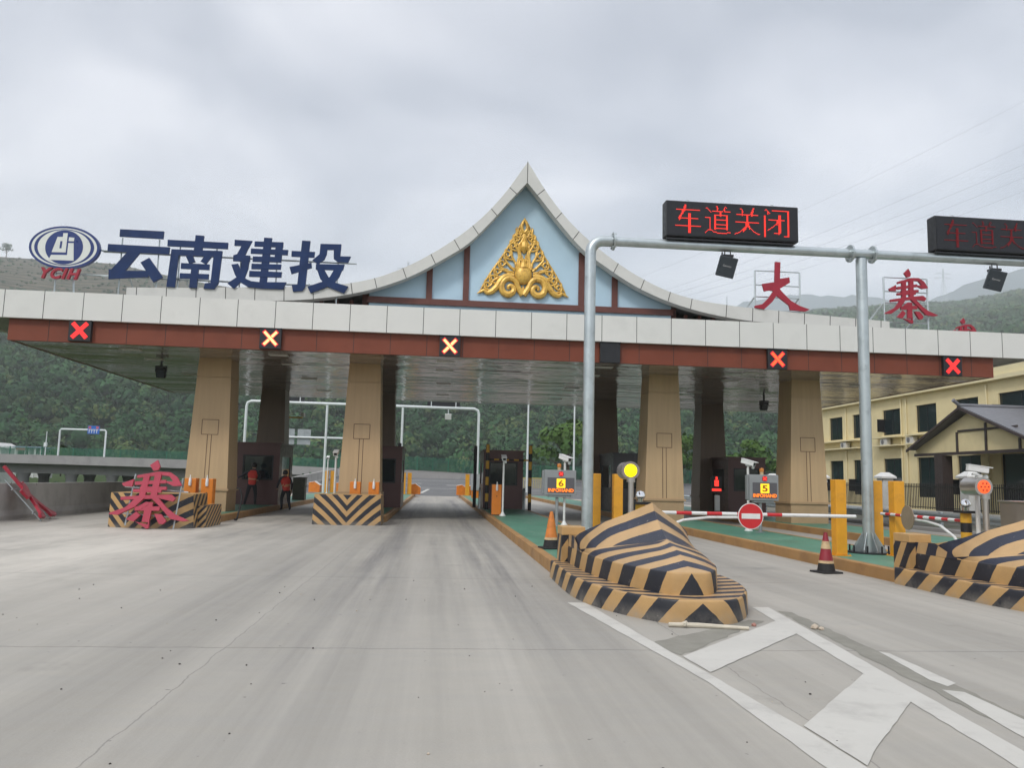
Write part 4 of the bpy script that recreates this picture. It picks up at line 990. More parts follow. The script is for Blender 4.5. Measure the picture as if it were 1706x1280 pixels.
def block_bumper(x0, x1, y0, y1, h, label, side=False, cx=None, bow=.10):
    cx = (x0 + x1) / 2 if cx is None else cx
    t = thing('striped_block', ((x0 + x1) / 2, y0, 0), label, 'concrete block', 'chevron-striped blocks left of the open lane')
    mb = MB(); V = []; U = []; nx, nz = 41, 9
    for j in range(nz):
        for i in range(nx):
            x = x0 + (x1 - x0) * i / (nx - 1); z = h * j / (nz - 1) - .02; fl = 1 - .035 * j / (nz - 1)
            xx = cx + (x - cx) * fl if True else x
            V.append((xx, y0 - bow * (1 - ((x - (x0 + x1) / 2) / ((x1 - x0) / 2)) ** 2), z)); U.append((z - 1.12 * abs(x - cx) + .20 * (x - cx) ** 2) / .345 + .30)
    F = [(j * nx + i, j * nx + i + 1, (j + 1) * nx + i + 1, (j + 1) * nx + i) for j in range(nz - 1) for i in range(nx - 1)]
    mb.add(V, F, 0, U)
    for e, xs in ((0, x0), (nx - 1, x1)):
        V = []; U = []
        for j in range(nz):
            a = mb.v[j * nx + e]; V += [a, (a[0], y1, a[2])]; U += [(a[2] - 1.12 * abs(a[0] - cx)) / .345 + .3, (a[2] - 1.12 * abs(a[0] - cx) - (y1 - y0)) / .345 + .3]
        mb.add(V, [(2 * j, 2 * j + 1, 2 * j + 3, 2 * j + 2) for j in range(nz - 1)], 0, U)
    mb.build('striped_face', STRIPE, t, world=True, smooth=True)
    mb = MB(); P = [(cx + (x - cx) * .965, y0 - bow * (1 - ((x - (x0 + x1) / 2) / ((x1 - x0) / 2)) ** 2)) for x in np.linspace(x0, x1, 21)] + [(cx + (x1 - cx) * .965, y1), (cx + (x0 - cx) * .965, y1)]
    n = len(P); mb.add([(x, y, h - .02) for x, y in P] + [(x, y, h - .06) for x, y in P], [tuple(range(n)), tuple(range(2 * n - 1, n - 1, -1))] + [(i, (i + 1) % n, (i + 1) % n + n, i + n) for i in range(n)])
    mb.build('top_slab', mat('block_ochre', (.50, .30, .11)), t, world=True)
    if side:
        mb = MB(); V = []; U = []
        for z in np.linspace(-.02, .58, 6):
            for x in (x1 - .1, x1 + .04, x1 + .2): V.append((x, y0 + .35, z)); U.append((z - 1.12 * (x - cx)) / .2 + .2)
            V.append((x1 + .2, y1 + .6, z)); U.append((z - 1.12 * (x1 + .2 - cx) - 1) / .2)
        mb.add(V, [(4 * j + i, 4 * j + i + 1, 4 * j + i + 5, 4 * j + i + 4) for j in range(5) for i in range(3)], 0, U)
        mb.add([(x1 - .1, y0 + .35, .58), (x1 + .2, y0 + .35, .58), (x1 + .2, y1 + .6, .58), (x1 - .1, y1 + .6, .58)], [(0, 1, 2, 3)], 0, [.1, .9, .9, .1])
        mb.build('side_step', STRIPE, t, world=True)
    return t
block_bumper(-3.66, -1.60, 25.0, 26.4, .93, 'chevron-striped block at the foot of the second column')
block_bumper(-8.52, -6.33, 22.3, 23.6, .92, 'chevron-striped block behind the fallen red character', True, -8.0, .34)
# ------------------------------------------------------------------ front gantry
GY = 15.7
gan = thing('sign_gantry', (8.74, GY, 0), 'galvanised pipe gantry with elbow end over the right lanes', 'gantry')
mb = MB(); mb.tube([(2.98, GY, .2), (2.98, GY, 6.12)] + [(2.98 + .26 * (1 - math.cos(a)), GY, 6.12 + .26 * math.sin(a)) for a in np.linspace(.2, math.pi / 2, 7)] + [(3.42, GY, 6.38)], .112, 20); mb.build('pole', GALV, gan, smooth=True, world=True)
for xp in (8.74, 14.5):
    mb = MB(); mb.tube([(xp, GY, .2), (xp, GY, 6.28)], .112, 20); mb.build('pole', GALV, gan, smooth=True, world=True)
for xp in (2.98, 8.74, 14.5):
    mb = MB(); mb.lathe([(.42, .2), (.42, .23)], (xp, GY, 0), 24)
    for k in range(8):
        a = k * math.pi / 4 + .2; mb.tube([(xp + .36 * math.cos(a), GY + .36 * math.sin(a), .22), (xp + .36 * math.cos(a), GY + .36 * math.sin(a), .36)], .018, 8, 1)
    mb.build('base_plate', [BLACK, BLACK], gan, world=True)
    mb = MB()
    for k in range(8):
        a = k * math.pi / 4; c, s = math.cos(a), math.sin(a); u = Vector((-s, c, 0)) * .006
        P = [Vector((xp + c * .11, GY + s * .11, .231)), Vector((xp + c * .33, GY + s * .33, .231)), Vector((xp + c * .33, GY + s * .33, .27)), Vector((xp + c * .115, GY + s * .115, .62))]
        mb.add([p + u for p in P] + [p - u for p in P], [(0, 1, 2, 3), (7, 6, 5, 4)] + [(i, i + 4, (i + 1) % 4 + 4, (i + 1) % 4) for i in range(4)])
    mb.build('gusset', GALV, gan, world=True)
mb = MB(); mb.tube([(3.42, GY, 6.38), (14.55, GY, 6.40)], .096, 20); mb.build('crossbar', GALV, gan, smooth=True, world=True)
for xf in (3.45, 8.50, 8.99, 14.2):
    mb = MB(); mb.tube([(xf - .018, GY, 6.385), (xf + .018, GY, 6.385)], .185, 20)
    for k in range(6): a = k * math.pi / 3; mb.tube([(xf - .045, GY + .155 * math.cos(a), 6.385 + .155 * math.sin(a)), (xf + .045, GY + .155 * math.cos(a), 6.385 + .155 * math.sin(a))], .014, 6)
    mb.build('flange', GALV, gan, smooth=True, world=True)
def led_board(x0, label, lm, drop):
    x1 = x0 + 2.81; z0, z1 = 6.515, 7.27; ch = .60
    t = thing('led_board', ((x0 + x1) / 2, GY, 6.5), label, 'LED sign', 'LED message boards on the gantry')
    mb = MB(); mb.bb(x0, x1, GY - .16, GY + .12, z0, z1); mb.build('cabinet', BLACK, t, world=True, bevel=.02)
    mb = MB(); mb.bb(x0 + .03, x1 - .03, GY - .166, GY - .16, z0 + .03, z1 - .03); mb.build('face', mat('led_face', (.009, .010, .014), .5, 0, .2, 6), t, world=True)
    for k, c in enumerate('车道关闭'):
        mb = MB(); cxx = x0 + .46 + k * .625; led_dots(mb, c, cxx - .27, cxx + .27, z0 + .075, z0 + .675, GY - .172, 28, 30, 0, .62, -.004, drop, True)
        mb.build('character', lm, t, world=True)
    mb = MB()
    for x in (x0 + .35, x1 - .42): mb.bb(x - .05, x + .05, GY - .1, GY + .1, 6.46, 6.52); 
    mb.bb(x0 + .02, x1 - .1, GY - .14, GY - .09, 6.455, 6.485); mb.bb(x0 + .02, x1 - .1, GY + .05, GY + .1, 6.455, 6.485); mb.build('bracket', BLACK, t, world=True)
    for x in (x0 + .5, x1 - .5):
        mb = MB(); mb.tube([(x + .04 * math.cos(a), GY, z1 + .035 + .04 * math.sin(a)) for a in np.linspace(-.5, math.pi + .5, 10)], .007, 6); mb.build('lifting_eye', GALV, t, world=True)
led_board(4.50, 'black LED board with bright red characters on the gantry', LEDR, .0)
led_board(10.30, 'black LED board with dim red characters cut off at the right edge', LEDD, .0)
for x, z, l in ((5.83, 6.07, 'dark grey antenna box hanging under the bright LED board'), (11.70, 6.07, 'dark grey antenna box hanging under the dim LED board')):
    t = thing('antenna_unit', (x, GY, 6.26), l, 'antenna', 'antenna boxes under the gantry bar')
    mb = MB(); mb.tube([(-.04, 0, .3), (-.04, 0, -.08)], .012, 6); mb.tube([(.08, 0, .3), (.08, 0, -.06)], .012, 6); mb.bb(-.1, .12, -.08, .08, -.10, -.05); mb.tube([(-.1, -.02, .0), (-.12, -.05, -.08), (-.04, -.06, -.12)], .018, 8); mb.build('clamp', BLACK, t)
    mb = MB(); M = Matrix.Rotation(R(10), 3, 'Y') @ Matrix.Rotation(R(20), 3, 'X') @ Matrix.Rotation(R(-10), 3, 'Z'); c = Vector((-.02, -.05, -.31))
    mb.box(c, (.37, .07, .42), 0, M=M); mb.build('case', mat('antenna_grey', (.035, .045, .055), .35, 0, .1, 5), t, bevel=.015)
    mb = MB(); V, F = text_mesh('Genvict', .055, .001); fr = M @ Vector((0, -.038, 0))
    mb.add([tuple(c + M @ Vector((p[0], -.037 - p[2], p[1] + .02))) for p in V], F); mb.build('lettering', mat('pale_print', (.5, .5, .5)), t)
# ------------------------------------------------------------------ bollards, cones
def bollard(x, y, h, wd, label, g='yellow steel bollards round the gantry posts', z0=.2):
    t = thing('bollard', (x, y, z0), label, 'bollard', g)
    mb = MB(); mb.bb(-wd / 2, wd / 2, -wd / 2, wd / 2, 0.012, h); mb.build('post', YBOL, t, bevel=.012)
    mb = MB(); mb.bb(-wd / 2 - .05, wd / 2 + .05, -wd / 2 - .05, wd / 2 + .05, 0, .012)
    for a in (-1, 1):
        for b in (-1, 1): mb.tube([(a * (wd / 2 + .03), b * (wd / 2 + .03), .01), (a * (wd / 2 + .03), b * (wd / 2 + .03), .035)], .012, 6)
    mb.build('foot_plate', YBOL, t); return t
bollard(7.79, 15.06, 1.45, .215, 'yellow bollard left of the right gantry post, beside the red cone')
bollard(9.02, 15.14, 1.45, .215, 'yellow bollard right of the right gantry post, near the striped bumper')
bollard(9.28, 16.35, 1.46, .20, 'yellow bollard half hidden behind the right gantry post')
bollard(3.28, 16.4, 1.46, .19, 'yellow bollard nearest the left gantry post behind the foreground bumper')
bollard(3.74, 16.4, 1.46, .19, 'yellow bollard between the lit yellow lamp and its twin by the left post')
for x, y, l in ((-8.05, 61, 'far yellow bollard seen left of the second column, left one'), (-7.62, 61.3, 'far yellow bollard seen left of the second column, right one'), (-2.35, 61, 'far yellow bollard at left of the open lane exit, left one'),
                (-1.92, 61.3, 'far yellow bollard at left of the open lane exit, right one'), (2.42, 61.2, 'far yellow bollard at right of the open lane exit')):
    bollard(x, y, 1.6, .3, l, 'yellow bollards at the far end of the islands')
def cone(loc, mats, label):
    t = thing('traffic_cone', loc, label, 'traffic cone', 'traffic cones')
    f = lambda z: .155 - (z - .03) / .67 * .125
    zs = [.03, .17, .215, .42, .55, .70]
    for k, (m_, nm) in enumerate(zip(mats, ('collar', 'band', 'sleeve', 'band', 'tip'))):
        mb = MB(); a, b = zs[k], zs[k + 1]; q = .004 if k in (1, 3) else 0
        pr = [(f(a) + q, a), (f(b) + q, b)]
        if k == 4: pr.append((.012, .705))
        mb.lathe(pr, n=24); mb.build(nm, m_, t, smooth=True)
    mb = MB(); mb.bb(-.2, .2, -.2, .2, 0, .032); mb.build('base', RUBBER, t, bevel=.012); t.rotation_euler = (0, 0, R(12)); return t
cone((2.25, 15.5, .2), (RUBBER, CONEB, CONEO, CONEO, CONEO), 'worn orange cone with black collar on the green island')
cone((6.91, 13.85, 0), (RUBBER, CONEB, CONER, CONEB, CONER), 'dark red banded cone on the concrete beside the right kerb')
# ------------------------------------------------------------------ lane equipment
def camera_post(x, y, zt, label, aim=20, tilt=15, r=.035, k=1.):
    t = thing('camera_post', (x, y, .2), label, 'security camera', 'white camera posts'); h = zt - .2
    mb = MB(); mb.tube([(0, 0, 0), (0, 0, h)], r, 12); mb.build('post', WHITE, t, smooth=True)
    mb = MB(); mb.lathe([(.12, 0), (.12, .012), (.06, .09), (.04, .14)], n=16)
    mb.build('foot', WHITE, t, smooth=True)
    mb = MB(); mb.tube([(0, 0, h - .02), (0, -.02, h + .05)], .025, 8); M = Matrix.Rotation(R(aim), 3, 'Z') @ Matrix.Rotation(R(tilt), 3, 'X')
    mb.box((0, -.02, h + .06), (.07, .14, .03), M=M); mb.build('bracket', WHITE, t)
    mb = MB(); c = Vector((0, -.04, h + .15)); mb.box(c, (.15 * k, .40 * k, .12 * k), 0, M=M); mb.box(c + M @ Vector((0, -.03 * k, .068 * k)), (.18 * k, .48 * k, .016), 0, M=M); b_ = mb.build('housing', WHITE, t, bevel=.012)
    mb = MB(); mb.box(c + M @ Vector((0, -.201 * k, 0)), (.10 * k, .008, .08 * k), 0, M=M); mb.build('window', BLACK, t)
    mb = MB(); mb.ball(c + M @ Vector((.05, -.15, -.11)), .045, 0, 12, 8); mb.build('illuminator', LOGOW, t, smooth=True); return t
def display(x, y, wd, digit, label, posts=1, cross=True):
    t = thing('lane_display', (x, y, .2), label, 'lane display', 'grey lane displays on the islands')
    mb = MB(); mb.tube([(-.07, .06, 0), (-.07, .06, .9)], .045, 14); mb.lathe([(.16, 0), (.16, .012)], (-.07, .06, 0), 4); mb.build('stand', GREYB, t, smooth=True)
    for k in range(4):
        pass
    z0, z1 = .88, 1.60; hw = wd / 2
    mb = MB(); mb.bb(-hw, hw, -.06, .17, z0, z1); mb.bb(-hw - .05, -hw, -.02, .14, z0 + .02, z1 - .02)
    mb.bb(-hw + .12, hw - .12, -.03, .12, z0 - .06, z0); mb.build('case', GREYB, t, bevel=.012)
    mb = MB(); mb.bb(-hw + .09, hw - .05, -.066, -.06, z0 + .06, z1 - .22); mb.build('screen', mat('display_face', (.10, .095, .105), .4, 0, .08, 5), t)
    cxs = .02
    mb = MB(); mb.lathe([(.075, 0), (.075, .012)], (cxs, -.062, z1 - .11), 20, M=Matrix.Rotation(R(90), 3, 'X')); mb.build('signal', mat('signal_red', (.45, .02, .03)), t)
    mb = MB()
    for k, a in enumerate((45, -45)):
        mb.box((cxs, -.079 - .001 * k, z1 - .11), (.12, .008, .03), 0, M=Matrix.Rotation(R(a), 3, 'Y'))
    mb.build('signal_cross', LEDR if cross else LEDO, t)
    mb = MB(); mb.bb(cxs - .125, cxs + .125, -.071, -.066, z0 + .21, z0 + .47); mb.build('number_panel', LEDY, t)
    mb = MB(); led_dots(mb, digit, cxs - .075, cxs + .075, z0 + .25, z0 + .43, -.078, 13, 17, 0, .95, .03)
    mb.build('digit', mat('digit_dark', (.35, .10, .01), .5), t)
    mb = MB(); led_dots(mb, 'INFOHAND', cxs - .37 * wd / .92, cxs + .37 * wd / .92, z0 + .09, z0 + .19, -.071, 62, 9, 0, .9, .03); mb.build('lettering', LEDO, t)
    mb = MB(); mb.lathe([(.05, z1), (.05, z1 + .08)], (-.02, .05, 0), 14); mb.build('beacon_base', CONEB, t)
    mb = MB(); mb.lathe([(.06, z1 + .081), (.062, z1 + .15), (.05, z1 + .18), (.01, z1 + .19)], (-.02, .05, 0), 14); mb.build('beacon', mat('beacon_amber', (.5, .17, .02), .2), t, smooth=True)
    return t
display(3.58, 23.1, .92, '6', 'grey lane display with camera above it on the middle green island')
camera_post(3.74, 23.25, 2.0, 'white camera on a post just behind the left lane display', aim=35)
display(9.14, 21.9, .84, '5', 'grey lane display behind the round no-entry sign')
camera_post(8.98, 22.6, 2.0, 'white camera on a post just behind the right lane display', aim=40)
camera_post(8.80, 12.45, 1.70, 'white camera above the round orange signal lamp at right', aim=75, tilt=8, k=.78)
for x, y, z, l in ((2.42, 28.79, 2.1, 'slim white camera post in front of the middle booth'), (-3.40, 28.0, 2.1, 'slim white camera post left of the second column'), (-7.2, 55, 2.5, 'far white camera post seen left of the second column')):
    camera_post(x, y, z, l, aim=0)
def signal_lamp(loc, lens, label, h, steel):
    t = thing('signal_lamp', loc, label, 'signal lamp', 'round warning lamps on posts')
    mb = MB(); mb.tube([(0, 0, 0), (0, 0, h - .13)], .045, 14); mb.lathe([(.07, h - .19), (.07, h - .12)], n=14); mb.build('post', STEEL, t, smooth=True)
    M = Matrix.Rotation(R(90), 3, 'X'); mb = MB(); mb.lathe([(.10, -.38), (.145, -.36), (.145, -.02), (.15, 0), (.15, .03), (.108, .03)], (0, .05, h), 28, M=M); mb.build('housing', steel, t, smooth=True)
    mb = MB(); mb.lathe([(.108, 0), (.104, .012), (.06, .022), (.002, .026)], (0, .0205, h), 28, M=M); l_ = mb.build('lens', lens, t, smooth=True)
    if lens is LAMPR:
        mb = MB()
        for k in range(7):
            a = k * math.pi / 3; q = 0 if k == 6 else .062; mb.lathe([(.014, 0), (.010, .006)], (q * math.cos(a), -.004, h + q * math.sin(a)), 10, M=M)
        mb.build('led_cluster', mat('led_dark_red', (.35, .015, .01)), t)
    return t
signal_lamp((3.17, 12.93, .2), LAMPY, 'lit yellow round lamp on a post behind the foreground bumper', 1.49, mat('lamp_rim', (.30, .26, .26), .3, .6))
signal_lamp((8.62, 12.0, .2), LAMPR, 'lit orange round lamp on a steel post at the right edge', 1.365, STEEL)
def gate(loc, rz, length, sign_at, label, clear=True, sign_flip=False, plain=None):
    """hand-swung gate: striped post with chrome cap, arm, curved brace and round no-entry sign"""
    t = thing('swing_gate', loc, label, 'barrier gate', 'hand-swung lane gates', rz)
    for k in range(6):
        mb = MB(); a = .155 * k; mb.lathe([(.085, a), (.085, a + .155)], n=18); mb.build('post_band', YBAND if k % 2 else BLACK, t, smooth=True)
    mb = MB(); mb.bb(-.15, .15, -.12, .12, .93, .97); mb.build('cap_plate', BLACK, t)
    mb = MB(); mb.lathe([(.05, .97), (.05, 1.03), (.085, 1.05), (.088, 1.09), (.06, 1.145), (.002, 1.165)], n=18); mb.build('dome', CHROME, t, smooth=True)
    za = .80; n = 14; seg = length / n
    for k in range(n):
        x0_ = .09 + k * seg
        if plain and x0_ > plain: m_ = WHITE
        else: m_ = REDP if k % 2 == 0 else WHITE
        mb = MB(); mb.tube([(x0_, 0, za), (x0_ + seg, 0, za)], .03, 12); mb.build('arm_section', m_, t, smooth=True)
    mb = MB(); mb.tube([(.09, 0, .28), (.35, .0, .52), (.75, 0, .68), (1.2, 0, .735), (sign_at - .1, 0, .745)], .024, 10); mb.build('brace', WHITE, t, smooth=True)
    M = Matrix.Rotation(R(90), 3, 'X'); f = .05 if sign_flip else -.035; s_ = 1
    mb = MB(); mb.lathe([(.225, -.006), (.225, .006)], (sign_at, f, za - .03), 36, M=M); sg = mb.build('sign_plate', mat('sign_back', (.30, .235, .165), .5, .2) if sign_flip else WHITE, t)
    mb = MB(); mb.lathe([(.212, 0), (.212, .003)], (sign_at, f - .007, za - .03), 36, M=M); mb.build('sign_disc', REDP, t)
    mb = MB(); y_ = f - s_ * .014; mb.bb(sign_at - .165, sign_at + .165, y_ - .002, y_ + .002, za - .075, za + .015); mb.build('sign_bar', WHITE, t)
    if not clear: pass
    return t
gate((3.50, 13.6, .2), 0, 3.75, 1.93, 'closed red and white gate arm carrying the round no-entry sign across the lane', plain=2.25)
gate((8.71, 12.62, .2), R(86.5), 2.75, 1.75, 'open red and white gate arm turned along the right island, sign seen from behind', sign_flip=True)
def orange_cabinet(x, y, label, h=1.1, z0=.2):
    t = thing('barrier_cabinet', (x, y, z0), label, 'barrier cabinet', 'orange barrier cabinets')
    mb = MB(); mb.bb(-.17, .17, -.14, .2, 0, h); mb.build('cabinet', ORG, t, bevel=.015)
    mb = MB(); mb.bb(-.19, .19, -.16, .22, -.0, .03); mb.tube([(0, -.141, h * .62), (0, -.15, h * .62)], .02, 10); mb.build('trim', RUBBER, t)
    mb = MB(); mb.lathe([(.035, 0), (.045, .08), (.035, .2), (.015, .26), (.012, .32)], (0, -.16, h - .22), 12); mb.bb(-.04, .04, -.16, -.141, h - .2, h - .02); mb.build('arm_socket', WHITE, t, smooth=True); return t
orange_cabinet(-7.22, 24.9, 'orange barrier cabinet partly behind the fallen red character')
orange_cabinet(-6.68, 24.7, 'orange barrier cabinet right of the fallen red character')
orange_cabinet(-2.58, 26.75, 'orange barrier cabinet above the chevron block, left one of two')
orange_cabinet(-1.98, 26.75, 'orange barrier cabinet above the chevron block, right one of two')
orange_cabinet(2.22, 29.2, 'orange barrier cabinet in front of the middle booth')
for x, y, l in ((-8.9, 61.4, 'small ochre block at the far left island end, left of the far bollards'), (-6.9, 61.4, 'small ochre block right of the far left pair of bollards'), (-1.5, 62.3, 'small ochre block beside the far bollards left of the lane'), (2.05, 62.4, 'small ochre block left of the far right bollard'), (3.0, 62.3, 'small ochre block right of the far right bollard')):
    t = thing('end_block', (x, y, .2), l, 'concrete block', 'small ochre blocks at the far island ends')
    mb = MB(); mb.prism([(-.4, 0), (.4, 0), (.4, .5), (0, .78), (-.4, .7)], -.4, .8); mb.build('block', ORG, t); mb = MB(); mb.prism([(-.4, .702), (0, .782), (.4, .502), (.4, .53), (0, .81), (-.4, .73)], -.35, .75); mb.build('cap', WHITE, t)
# steel cabinet at the right edge
t = thing('steel_cabinet', (9.27, 11.75, .2), 'brushed stainless steel cabinet at the right edge', 'equipment cabinet')
mb = MB(); mb.bb(-.38, .38, -.3, .3, 0, 1.13); mb.bb(-.40, .40, -.32, .32, 1.13, 1.16); mb.build('case', STEEL, t, bevel=.008)
mb = MB(); mb.bb(-.30, .30, -.306, -.30, .12, 1.02); mb.build('door', STEEL, t)
t = thing('equipment_box', (-6.85, 42, 0), 'olive equipment box beyond the workers at left', 'equipment box')
mb = MB(); mb.bb(-.3, .3, -.3, .3, .2, 1.3); mb.build('case', mat('olive_grey', (.07, .07, .05), .6), t, bevel=.01); mb = MB(); mb.bb(-.33, .33, -.33, .33, 1.3, 1.34); mb.build('lid', mat('olive_grey', (.07, .07, .05)), t)
t = thing('equipment_box', (2.75, 54.5, .2), 'pale grey box beside the far right bollard', 'equipment box')
mb = MB(); mb.bb(-.35, .35, -.3, .3, .5, 1.6); mb.build('case', mat('pale_grey', (.35, .37, .38), .5), t, bevel=.01); mb = MB(); mb.bb(-.3, .3, -.25, .25, 0, .5); mb.build('plinth', ORG, t)
# ------------------------------------------------------------------ toll booths
def booth(x, y, label, mt=BOOTH, gl=True):
    t = thing('toll_booth', (x, y, .2), label, 'toll booth', 'toll booths on the islands'); W_, D_, H_ = 1.75, 3.0, 2.5
    hw = W_ / 2
    mb = MB(); mb.bb(-hw, hw, 0, D_, .0, 1.05); mb.bb(-hw, hw, 0, D_, 2.02, H_)
    for xa in (-hw, hw - .28): mb.bb(xa, xa + .28, 0, .14, 1.05, 2.02)
    for xa in (-hw, hw - .1):
        mb.bb(xa, xa + .1, D_ - .5, D_, 1.05, 2.02); mb.bb(xa, xa + .1, .14, .55, 1.05, 2.02)
    mb.bb(-hw + .1, hw - .1, D_ - .1, D_, 1.05, 2.02); mb.build('body', mt, t)
    mb = MB()
    mb.bb(-.004, .004, -.004, .002, .02, 1.04); mb.bb(-.004, .004, -.004, .002, 2.03, 2.48); mb.build('panel_seam', SEAM, t)
    mb = MB(); mb.bb(-hw + .28, hw - .28, .05, .07, 1.05, 2.02); w_ = mb.build('front_window', GLASS, t)
    mb = MB(); a, b = -hw + .28, hw - .28
    for q in ((a - .03, a + .03, 1.02, 2.05), (b - .03, b + .03, 1.02, 2.05), (a + .03, b - .03, 1.02, 1.08), (a + .03, b - .03, 1.99, 2.05)): mb.bb(q[0], q[1], -.012, .05, q[2], q[3])
    f = mb.build('window_frame', BLACK, t)
    for xa in (-hw + .03, hw - .05):
        mb = MB(); mb.bb(xa, xa + .02, .55, D_ - .5, 1.05, 2.02); mb.build('side_window', GLASS, t)
    mb = MB(); mb.bb(-hw - .05, hw + .05, -.05, D_ + .05, H_, H_ + .07); mb.build('roof', mt, t); return t
def impact_post(x, y, label, h=2.75, mts=None):
    t = thing('impact_post', (x, y, .2), label, 'guard post', 'black and yellow guard posts round the booths'); n = 8
    for k in range(n):
        mb = MB(); mb.lathe([(.075, h * k / n), (.075, h * (k + 1) / n)], n=14); mb.build('band', (BLACK if k % 2 == 0 else YBAND) if mts is None else mts, t, smooth=True)
    mb = MB(); mb.lathe([(.08, h), (.04, h + .03), (.01, h + .035)], n=12); mb.build('cap', BLACK, t); return t
booth(2.98, 35.6, 'purple-brown toll booth with a wide front window in the middle')
booth(-7.35, 34.4, 'purple-brown toll booth behind the leftmost column, next to the workers')
booth(-2.3, 34.4, 'dark toll booth hidden behind the second column')
booth(8.62, 34.8, 'dark grey toll booth between the gantry post and third column', BOOTHG)
booth(14.1, 35.6, 'dark brown toll booth behind the right lane display')
impact_post(2.18, 34.2, 'black and yellow guard post left of the middle booth window')
impact_post(4.03, 34.4, 'black and yellow guard post right of the middle booth')
impact_post(1.78, 36.6, 'plain black guard post on the lane side of the middle booth', mts=BLACK)
impact_post(-1.62, 36.0, 'plain black guard post right of the second column', mts=BLACK)
impact_post(9.55, 34.2, 'black and yellow guard post beside the yellow lamp, behind it', h=2.9)
t = thing('guard_rail', (3.1, 34.35, .2), 'black and yellow bar across the front of the middle booth', 'guard bar')
for k in range(8):
    mb = MB(); mb.tube([(-.85 + k * .213, -.02, 2.12), (-.85 + (k + 1) * .213, -.02, 2.12)], .035, 10); mb.build('bar_section', YBAND if k % 2 else BLACK, t, smooth=True)
for x, l in ((1.95, 'low steel hoop left of the middle booth'), (3.9, 'low steel hoop right of the middle booth')):
    t = thing('steel_hoop', (x, 35.1, .2), l, 'guard hoop', 'low steel hoops by the middle booth')
    mb = MB(); mb.tube([(0, 0, 0), (0, 0, .8), (0, .08, .9), (0, .5, .9), (0, .58, .8), (0, .58, 0)], .035, 10); mb.build('pipe', GALV, t, smooth=True)
    mb = MB(); mb.lathe([(.08, 0), (.08, .012)], n=12); mb.lathe([(.08, 0), (.08, .012)], (0, .58, 0), 12); mb.build('foot_plate', GALV, t)
t = thing('red_lane_light', (11.75, 33, .2), 'glowing red pedestrian-shaped lane light beside the rear column', 'lane light')
mb = MB(); mb.tube([(0, .05, 0), (0, .05, 1.0)], .035, 10); mb.bb(-.22, .22, 0, .15, .95, 1.65); mb.build('housing', BLACK, t)
mb = MB(); mb.bb(-.04, .04, -.012, 0, 1.5, 1.62); mb.bb(-.09, .09, -.012, 0, 1.22, 1.48); mb.bb(-.2, .2, -.012, 0, 1.02, 1.12); mb.build('figure', LEDR, t)
mb = MB(); mb.bb(-.1, .1, -.1, .02, .2, .85); mb.build('meter_box', WHITE, t)
t = thing('hose', (-6.3, 26.6, 0), 'dark curved hose pipe hanging at the foot of the leftmost column', 'hose')
mb = MB(); mb.tube([(0, 0, 1.0), (.12, -.05, .98), (.2, -.1, .7), (.17, -.2, .35), (.12, -.3, .02)], .025, 8); mb.build('pipe', RUBBER, t, smooth=True); mb = MB(); mb.tube([(.12, -.3, .03), (.1, -.42, .03)], .035, 8); mb.build('nozzle', RUBBER, t)
# ------------------------------------------------------------------ rear gantry, lamp posts, overhead signs
GYR = 57.; rg = thing('sign_gantry', (-5, GYR, 0), 'white pipe gantry at the far side of the plaza with boards seen from behind', 'gantry')
ext = [-13.2, -7.7, -2.45]
mb = MB(); mb.tube([(2.92, GYR, .2), (2.92, GYR, 6.05), (2.85, GYR, 6.3), (2.6, GYR, 6.42), (-12.9, GYR, 6.46), (-13.13, GYR, 6.35), (-13.2, GYR, 6.1), (-13.2, GYR, .0)], .095, 14); mb.build('frame_pipe', WPIPE, rg, smooth=True, world=True)
for x in (-7.7, -2.45):
    mb = MB(); mb.tube([(x, GYR, .2), (x, GYR, 6.35)], .085, 14); mb.build('pole', WPIPE, rg, smooth=True, world=True)
for x0, x1, l in ((-.75, 1.55, 'black board seen from behind on the far gantry over the centre lane'), (-11.4, -9.3, 'black board seen from behind on the far gantry at left'), (-5.8, -3.9, 'black board seen from behind on the far gantry beside the second column')):
    t = thing('led_board', ((x0 + x1) / 2, GYR, 6.5), l, 'LED sign', 'LED boards on the far gantry')
    mb = MB(); mb.bb(x0, x1, GYR - .02, GYR + .2, 6.50, 6.98); mb.build('cabinet', BLACK, t, world=True)
    mb = MB(); mb.bb(x0 + .25, x1 - .25, GYR - .06, GYR - .02, 6.86, 6.92); mb.bb(x0 + .25, x0 + .31, GYR - .06, GYR - .02, 6.4, 6.86); mb.bb(x1 - .31, x1 - .25, GYR - .06, GYR - .02, 6.4, 6.86); mb.build('bracket', WPIPE, t, world=True)
t = thing('antenna_unit', (.75, GYR, 6.3), 'small white antenna hanging from the far gantry over the centre lane', 'antenna', 'antenna boxes under the gantry bar')
mb = MB(); mb.tube([(0, 0, 0), (0, 0, -.3)], .03, 8); mb.build('stem', WPIPE, t); mb = MB(); mb.box((0, .05, -.5), (.45, .1, .4), M=Matrix.Rotation(R(25), 3, 'X')); mb.build('case', WHITE, t)
t = thing('overhead_sign', (-10, 70, 0), 'low white pipe frame with grey sign panels seen from behind, left of the second column', 'road sign')
mb = MB(); mb.tube([(-14, 70, .1), (-14, 70, 4.62), (-7.6, 70, 4.64), (-7.5, 70, 4.55), (-7.45, 70, .1)], .09, 12); mb.build('frame_pipe', WPIPE, t, smooth=True, world=True)
for x0, x1 in ((-12.9, -12.1), (-11.85, -10.75)):
    mb = MB(); mb.bb(x0, x1, 70.12, 70.16, 4.0, 5.33); mb.build('panel', mat('sign_rear', (.33, .36, .37), .5, .3), t, world=True)
t = thing('boom_camera', (-6.8, 40.3, 0), 'white camera on a black and yellow boom seen past the dark rear column', 'security camera')
